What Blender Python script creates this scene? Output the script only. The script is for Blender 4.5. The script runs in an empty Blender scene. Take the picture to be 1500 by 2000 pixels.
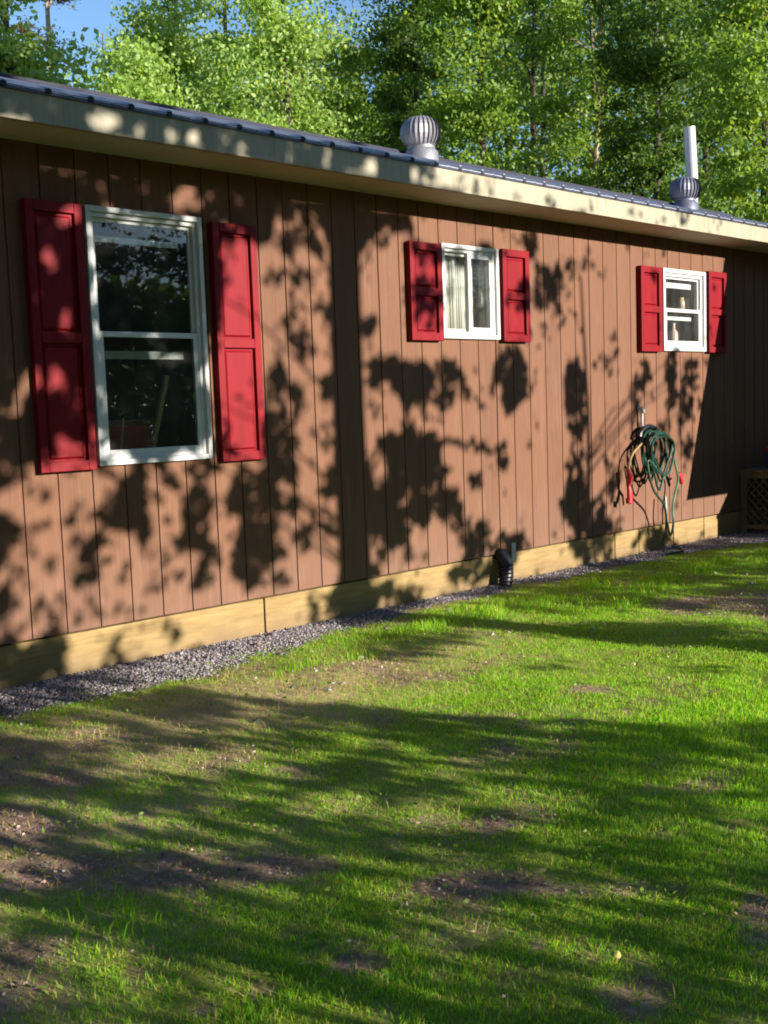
import bpy, bmesh, math, random
import numpy as np
from mathutils import Matrix, Vector
rnd = random.Random(7); rng = np.random.default_rng(7)
C = bpy.context.scene.collection
scn = bpy.context.scene
# ---------------- camera, sky, sun, exposure ----------------
CAM = Vector((-2.619, -5.423, 1.395))
cr = Vector((0.71655108, -0.69666139, -0.03489195)); cu = Vector((0.09159104, 0.04438153, 0.9948072)); cf = Vector((0.69149521, 0.71602596, -0.09560957))
cam = bpy.data.cameras.new('camera'); co = bpy.data.objects.new('camera', cam); C.objects.link(co)
co.matrix_world = Matrix(((cr.x, cu.x, -cf.x, CAM.x), (cr.y, cu.y, -cf.y, CAM.y), (cr.z, cu.z, -cf.z, CAM.z), (0, 0, 0, 1)))
cam.sensor_fit = 'VERTICAL'; cam.sensor_height = 36; cam.sensor_width = 27; cam.lens = 2139.5/2000*36
cam.clip_end = 600; cam.clip_start = 0.05
scn.camera = co
S = Vector((0.25, -1.0, 0.26))                       # towards the sun
el = math.asin(S.normalized().z); az = math.atan2(S.x, S.y)
world = bpy.data.worlds.new('World'); scn.world = world; world.use_nodes = True
wn = world.node_tree; bg = wn.nodes['Background']
sky = wn.nodes.new('ShaderNodeTexSky'); sky.sky_type = 'NISHITA'; sky.sun_disc = False
sky.sun_elevation = el; sky.sun_rotation = az; sky.air_density = 1.0; sky.dust_density = 0.2; sky.ozone_density = 3.5
wn.links.new(sky.outputs[0], bg.inputs[0]); bg.inputs[1].default_value = 0.10
sl = bpy.data.lights.new('sun', 'SUN'); sl.energy = 5.0; sl.angle = math.radians(0.5); sl.color = (1.0, 0.92, 0.81)
so = bpy.data.objects.new('sun', sl); C.objects.link(so); so.rotation_euler = S.to_track_quat('Z', 'Y').to_euler(); so.location = (5, -20, 12)
scn.view_settings.view_transform = 'Standard'; scn.view_settings.look = 'None'
scn.view_settings.exposure = 1.28
scn.cycles.pixel_filter_type = 'BLACKMAN_HARRIS'; scn.cycles.filter_width = 1.9; scn.view_settings.gamma = 1
scn.render.engine = 'CYCLES'; scn.cycles.max_bounces = 8; scn.cycles.transparent_max_bounces = 12
scn.cycles.caustics_reflective = False; scn.cycles.caustics_refractive = False

# ---------------- helpers ----------------
def tag(o, label=None, cat=None, group=None, kind=None):
    if label: o['label'] = label
    if cat: o['category'] = cat
    if group: o['group'] = group
    if kind: o['kind'] = kind
    return o
def empty(name, loc, label, cat, group=None):
    o = bpy.data.objects.new(name, None); C.objects.link(o); o.location = loc; o.empty_display_size = .2
    return tag(o, label, cat, group)
def fast_mesh(name, verts, faces, mat, parent=None, smooth=False, k=4):
    verts = np.asarray(verts, np.float32); faces = np.asarray(faces, np.int32)
    me = bpy.data.meshes.new(name); n = len(faces)
    me.vertices.add(len(verts)); me.vertices.foreach_set('co', verts.ravel())
    me.loops.add(n*k); me.loops.foreach_set('vertex_index', faces.ravel())
    me.polygons.add(n); me.polygons.foreach_set('loop_start', np.arange(n, dtype=np.int32)*k)
    try: me.polygons.foreach_set('loop_total', np.full(n, k, np.int32))
    except Exception: pass
    if smooth: me.polygons.foreach_set('use_smooth', np.ones(n, bool))
    me.update(calc_edges=True); me.validate()
    if mat: me.materials.append(mat)
    o = bpy.data.objects.new(name, me); C.objects.link(o)
    if parent:
        o.parent = parent
    return o
class MB:
    """collects shapes and links them as one mesh; coordinates are relative to org"""
    def __init__(s, org=(0, 0, 0)): s.v = []; s.f = []; s.org = Vector(org)
    def quad(s, *p):
        b = len(s.v); s.v += [Vector(q)-s.org for q in p]; s.f.append(tuple(range(b, b+len(p))))
    def box(s, x0, x1, y0, y1, z0, z1):
        b = len(s.v)
        s.v += [Vector(q)-s.org for q in ((x0,y0,z0),(x1,y0,z0),(x1,y1,z0),(x0,y1,z0),(x0,y0,z1),(x1,y0,z1),(x1,y1,z1),(x0,y1,z1))]
        s.f += [tuple(b+i for i in q) for q in ((0,3,2,1),(4,5,6,7),(0,1,5,4),(1,2,6,5),(2,3,7,6),(3,0,4,7))]
    def bar(s, a, b_, w, h=None, up=(0, 0, 1)):
        h = h or w; a = Vector(a); b_ = Vector(b_); d = (b_-a).normalized(); up = Vector(up)
        if abs(d.dot(up)) > .95: up = Vector((1, 0, 0))
        r = d.cross(up).normalized(); u = r.cross(d)
        b = len(s.v)
        for p in (a, b_):
            for q, t in ((-1,-1),(1,-1),(1,1),(-1,1)): s.v.append(p+r*(q*w/2)+u*(t*h/2)-s.org)
        s.f += [tuple(b+i for i in q) for q in ((0,1,2,3),(7,6,5,4),(0,4,5,1),(1,5,6,2),(2,6,7,3),(3,7,4,0))]
    def tube(s, pts, rads, n=8, cap=True):
        pts = [Vector(p) for p in pts]
        if not hasattr(rads, '__len__'): rads = [rads]*len(pts)
        b = len(s.v); ref = Vector((0, 0, 1))
        d0 = (pts[1]-pts[0]).normalized()
        if abs(d0.z) > .9: ref = Vector((1, 0, 0))
        r = d0.cross(ref).normalized()
        for i, p in enumerate(pts):
            d = (pts[min(i+1, len(pts)-1)]-pts[max(i-1, 0)]).normalized()
            r = (r-d*r.dot(d)).normalized(); u = d.cross(r)
            for k in range(n):
                a = 2*math.pi*k/n; s.v.append(p+(r*math.cos(a)+u*math.sin(a))*rads[i]-s.org)
        for i in range(len(pts)-1):
            for k in range(n):
                s.f.append((b+i*n+k, b+i*n+(k+1)%n, b+(i+1)*n+(k+1)%n, b+(i+1)*n+k))
        if cap:
            s.f.append(tuple(b+k for k in reversed(range(n)))); s.f.append(tuple(b+(len(pts)-1)*n+k for k in range(n)))
    def lathe(s, c, prof, n=24):
        c = Vector(c); b = len(s.v)
        for (r, z) in prof:
            for k in range(n):
                a = 2*math.pi*k/n; s.v.append(c+Vector((r*math.cos(a), r*math.sin(a), z))-s.org)
        for i in range(len(prof)-1):
            for k in range(n): s.f.append((b+i*n+k, b+i*n+(k+1)%n, b+(i+1)*n+(k+1)%n, b+(i+1)*n+k))
        s.f.append(tuple(b+k for k in reversed(range(n)))); s.f.append(tuple(b+(len(prof)-1)*n+k for k in range(n)))
    def build(s, name, mat, parent=None, smooth=False, bevel=0):
        me = bpy.data.meshes.new(name); me.from_pydata([tuple(v) for v in s.v], [], s.f); me.validate()
        me.materials.append(mat)
        bm = bmesh.new(); bm.from_mesh(me); bmesh.ops.recalc_face_normals(bm, faces=bm.faces); bm.to_mesh(me); bm.free()
        if smooth:
            me.polygons.foreach_set('use_smooth', [True]*len(me.polygons))
        o = bpy.data.objects.new(name, me); C.objects.link(o)
        if parent: o.parent = parent
        else: o.location = s.org
        if smooth:
            try: me.set_sharp_from_angle(angle=math.radians(40))
            except Exception: pass
        if bevel:
            m = o.modifiers.new('bevel', 'BEVEL'); m.width = bevel; m.segments = 2; m.limit_method = 'ANGLE'
        return o
# ---- node materials ----
class NM:
    def __init__(s, name):
        s.m = bpy.data.materials.new(name); s.m.use_nodes = True; s.t = s.m.node_tree; s.b = s.t.nodes['Principled BSDF']; s.out = s.t.nodes['Material Output']
    def n(s, typ, **kw):
        o = s.t.nodes.new(typ)
        for k, v in kw.items():
            if k in o.inputs: o.inputs[k].default_value = v
            else: setattr(o, k, v)
        return o
    def l(s, a, b): s.t.links.new(a, b)
    def coord(s, scale=(1, 1, 1), kind='Object'):
        t = s.n('ShaderNodeTexCoord'); m = s.n('ShaderNodeMapping'); m.inputs['Scale'].default_value = scale
        s.l(t.outputs[kind], m.inputs[0]); return m.outputs[0]
    def noise(s, co_, scale, detail=4, rough=.55):
        o = s.n('ShaderNodeTexNoise'); o.inputs['Scale'].default_value = scale; o.inputs['Detail'].default_value = detail; o.inputs['Roughness'].default_value = rough
        s.l(co_, o.inputs['Vector']); return o.outputs['Fac']
    def ramp(s, fac, stops):
        o = s.n('ShaderNodeValToRGB'); e = o.color_ramp.elements
        while len(e) < len(stops): e.new(.5)
        for i, (p, c) in enumerate(stops):
            e[i].position = p; e[i].color = (*c, 1) if len(c) == 3 else c
        s.l(fac, o.inputs[0]); return o.outputs[0]
    def mix(s, fac, a, b, mode='MIX'):
        o = s.n('ShaderNodeMix', data_type='RGBA', blend_type=mode)
        for sock, v in ((o.inputs[0], fac), (o.inputs[6], a), (o.inputs[7], b)):
            if hasattr(v, 'is_output'): s.l(v, sock)
            elif isinstance(v, (int, float)): sock.default_value = v
            else: sock.default_value = (*v, 1)
        return o.outputs[2]
    def bump(s, h, strength, dist):
        o = s.n('ShaderNodeBump'); o.inputs['Strength'].default_value = strength; o.inputs['Distance'].default_value = dist
        s.l(h, o.inputs['Height']); s.l(o.outputs[0], s.b.inputs['Normal']); return o
def simple(name, col, rough=.5, metal=0, var=.12, scale=8, spec=.5, bump=0, bscale=60, cscale=(1, 1, 1)):
    M = NM(name); c = M.coord(cscale)
    f = M.noise(c, scale)
    lo = [x*(1-var) for x in col]; hi = [min(1, x*(1+var)) for x in col]
    M.l(M.ramp(f, [(.3, lo), (.7, hi)]), M.b.inputs['Base Color'])
    M.b.inputs['Roughness'].default_value = rough; M.b.inputs['Metallic'].default_value = metal; M.b.inputs['Specular IOR Level'].default_value = spec
    if bump: M.bump(M.noise(c, bscale), .5, bump)
    return M.m

# siding: rough-sawn stained plywood
M = NM('siding'); c = M.coord((1, 1, 1)); cs = M.coord((1, 1, .06))
grain = M.noise(cs, 70, 5, .65); big = M.noise(c, 1.6, 3); cs2 = M.coord((1, 1, .12))
col = M.ramp(grain, [(.25, (0.1233, 0.0561, 0.0307)), (.6, (0.1655, 0.0789, 0.0444)), (.8, (0.1946, 0.0969, 0.0568))])
col = M.mix(M.ramp(big, [(.35, (0, 0, 0)), (.75, (0.3242, 0.3227, 0.2955))]), col, (0.1622, 0.0710, 0.0425))
sepz = M.n('ShaderNodeSeparateXYZ'); M.l(c, sepz.inputs[0])
mr = M.n('ShaderNodeMapRange'); M.l(sepz.outputs[2], mr.inputs[0]); mr.inputs[1].default_value = .25; mr.inputs[2].default_value = .75; mr.inputs[3].default_value = .45; mr.inputs[4].default_value = 0
dm = M.n('ShaderNodeMath', operation='MULTIPLY'); M.l(mr.outputs[0], dm.inputs[0]); M.l(M.noise(c, 5, 5), dm.inputs[1])
pl = M.noise(M.coord((4.92, 1, .02)), 1.0, 0); col = M.mix(M.ramp(pl, [(.3, (0, 0, 0)), (.7, (.55, .55, .55))]), col, M.mix(1.0, col, (.72, .74, .78), 'MULTIPLY'))
st2 = M.noise(M.coord((9, 1, .5)), 2.2, 5, .7); col = M.mix(M.ramp(st2, [(.56, (0, 0, 0)), (.75, (.5, .5, .5))]), col, (.22, .135, .095))
col = M.mix(dm.outputs[0], col, (.20, .13, .10))
M.l(col, M.b.inputs['Base Color']); M.b.inputs['Roughness'].default_value = .75; M.b.inputs['Specular IOR Level'].default_value = .25
b1 = M.bump(grain, .35, .004); b2 = M.n('ShaderNodeBump'); b2.inputs['Strength'].default_value = .5; b2.inputs['Distance'].default_value = .03; M.l(M.noise(M.coord((2.4, 1, .7)), 1.5, 2), b2.inputs['Height']); M.l(b2.outputs[0], b1.inputs['Normal']); SIDING = M.m
GROOVE = simple('groove_wood', (0.0945, 0.0394, 0.0236), .85, bump=.002)
M = NM('tan_trim'); c = M.coord((5, 1, .6)); s_n = M.noise(c, 4, 5, .7)
M.l(M.ramp(s_n, [(.3, (0.2140, 0.1918, 0.1267)), (.5, (0.2909, 0.2592, 0.1774)), (.75, (0.3238, 0.2903, 0.2028))]), M.b.inputs['Base Color']); M.b.inputs['Roughness'].default_value = .6; M.bump(M.noise(M.coord(), 30), .3, .001); TRIM = M.m
SOFFIT = simple('tan_soffit', (0.4567, 0.4331, 0.3307), .6, var=.06)
FOUND = NM('treated_board'); c = FOUND.coord((.12, 1, 1)); g = FOUND.noise(c, 40, 5, .6)
col = FOUND.ramp(g, [(.3, (0.1985, 0.1228, 0.0383)), (.6, (0.2844, 0.1939, 0.0714)), (.8, (0.3308, 0.2391, 0.1021))])
c2 = FOUND.coord(); sp = FOUND.n('ShaderNodeSeparateXYZ'); FOUND.l(c2, sp.inputs[0])
mr = FOUND.n('ShaderNodeMapRange'); FOUND.l(sp.outputs[2], mr.inputs[0]); mr.inputs[1].default_value = .0; mr.inputs[2].default_value = .15; mr.inputs[3].default_value = 1.5; mr.inputs[4].default_value = .1
dm = FOUND.n('ShaderNodeMath', operation='MULTIPLY'); FOUND.l(mr.outputs[0], dm.inputs[0]); FOUND.l(FOUND.noise(c2, 7, 5), dm.inputs[1])
col = FOUND.mix(dm.outputs[0], col, (0.1654, 0.1099, 0.0510))
FOUND.l(col, FOUND.b.inputs['Base Color']); FOUND.b.inputs['Roughness'].default_value = .75; FOUND.bump(g, .3, .003); FOUND = FOUND.m
RED = simple('red_shutter_paint', (.17, .0018, .0065), .55, spec=.18, var=.18, scale=14, bump=.0006, bscale=220, cscale=(1, 1, .15))
WHITE = simple('white_vinyl', (0.5354, 0.5433, 0.5354), .35, var=.05, scale=6)
BLACK = simple('black_plastic', (.012, .012, .013), .4, var=.2)
ALU = simple('galvanised_metal', (.22, .215, .235), .5, metal=.5, var=.12, scale=12)
ROOFM = simple('blue_grey_roof_metal', (.42, .44, .51), .45, metal=.3, var=.08, scale=3)
RIBDARK = simple('dark_closure_rib_shade', (.015, .016, .03), .8)  # near-black for the closure line and the shade in rib openings
PIPEM = simple('pale_pipe_metal', (0.5197, 0.5197, 0.5827), .45, metal=.4, var=.08)
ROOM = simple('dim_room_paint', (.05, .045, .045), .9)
WOODY = simple('bare_wood', (.5, .33, .16), .6, var=.2, scale=20)
CURTAIN = simple('off_white_curtain', (0.4882, 0.4724, 0.4094), .85, var=.08, scale=3)
HOSE = simple('green_hose_rubber', (.006, .042, .026), .45, var=.25)
REDPL = simple('red_plastic', (.5, .02, .03), .4)
BRASS = simple('hose_brass', (.5, .36, .16), .35, metal=.8)
LATT = simple('weathered_lattice', (.15, .10, .05), .8, var=.2)
BLUEPL = simple('blue_plastic', (.03, .05, .3), .4)
CERAM = simple('pale_ceramic', (0.4331, 0.3307, 0.2520), .4, var=.15)
def glass():
    M = NM('window_glass'); M.t.nodes.remove(M.b)
    tr = M.n('ShaderNodeBsdfTransparent'); tr.inputs[0].default_value = (.88, .92, .90, 1)
    gl = M.n('ShaderNodeBsdfGlossy'); gl.inputs['Roughness'].default_value = .015
    fr = M.n('ShaderNodeFresnel'); fr.inputs[0].default_value = 1.5
    ad = M.n('ShaderNodeMath', operation='MULTIPLY'); M.l(fr.outputs[0], ad.inputs[0]); ad.inputs[1].default_value = 1.0
    c = M.coord(); bp = M.n('ShaderNodeBump'); bp.inputs['Strength'].default_value = .12; bp.inputs['Distance'].default_value = .003
    M.l(M.noise(c, 3.0, 2), bp.inputs['Height']); M.l(bp.outputs[0], gl.inputs['Normal'])
    mx = M.n('ShaderNodeMixShader'); M.l(ad.outputs[0], mx.inputs[0]); M.l(tr.outputs[0], mx.inputs[1]); M.l(gl.outputs[0], mx.inputs[2])
    df = M.n('ShaderNodeBsdfDiffuse'); df.inputs[0].default_value = (.55, .56, .54, 1); m2 = M.n('ShaderNodeMixShader')
    M.l(M.ramp(M.noise(M.coord((1, 1, .4)), 6, 5, .65), [(.35, (.02, .02, .02)), (.75, (.07, .07, .07))]), m2.inputs[0]); M.l(mx.outputs[0], m2.inputs[1]); M.l(df.outputs[0], m2.inputs[2])
    M.l(m2.outputs[0], M.out.inputs[0]); return M.m
GLASS = glass()
def leafmat(name, cols, trans=.42, rough=.5, tcol=None):
    M = NM(name); g = M.n('ShaderNodeNewGeometry')
    col = M.ramp(g.outputs['Random Per Island'], [(i/(len(cols)-1), c) for i, c in enumerate(cols)])
    M.l(col, M.b.inputs['Base Color']); M.b.inputs['Roughness'].default_value = rough; M.b.inputs['Specular IOR Level'].default_value = .35
    t = M.n('ShaderNodeBsdfTranslucent'); M.l(M.mix(1.0, col, tcol or (2.2, 2.0, .8), 'MULTIPLY'), t.inputs[0])
    mx = M.n('ShaderNodeMixShader'); mx.inputs[0].default_value = trans
    M.l(M.b.outputs[0], mx.inputs[1]); M.l(t.outputs[0], mx.inputs[2]); M.l(mx.outputs[0], M.out.inputs[0]); return M.m
LEAF_Y = leafmat('leaves_yellow_green', [(0.1785, 0.2923, 0.0622), (0.2499, 0.3629, 0.0933), (0.3213, 0.4234, 0.1555)])
LEAF_M = leafmat('leaves_mid_green', [(0.1100, 0.1944, 0.0325), (0.1650, 0.2700, 0.0455), (0.2310, 0.3240, 0.0650)])
LEAF_D = leafmat('leaves_dark_shaded_green', [(0.0510, 0.1105, 0.0170), (0.0850, 0.1530, 0.0255), (0.1275, 0.2040, 0.0340)], .35)  # dark tone also puts shade into the colour of the right-hand woods
LEAF_R = leafmat('leaves_reddish', [(.16, .09, .05), (.2, .12, .06), (.17, .14, .06)], .3, tcol=(1.2, 1.2, .8))
LEAF_S = leafmat('leaves_shade_tree', [(.03, .07, .012), (.05, .10, .015)], .12)
BARK = simple('bark', (.10, .075, .055), .9, var=.35, scale=10, bump=.01, bscale=18, cscale=(1, 1, .25))
BARKP = simple('pale_bark', (.30, .23, .17), .85, var=.25, scale=8, bump=.006, bscale=14, cscale=(1, 1, .3))
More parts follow.
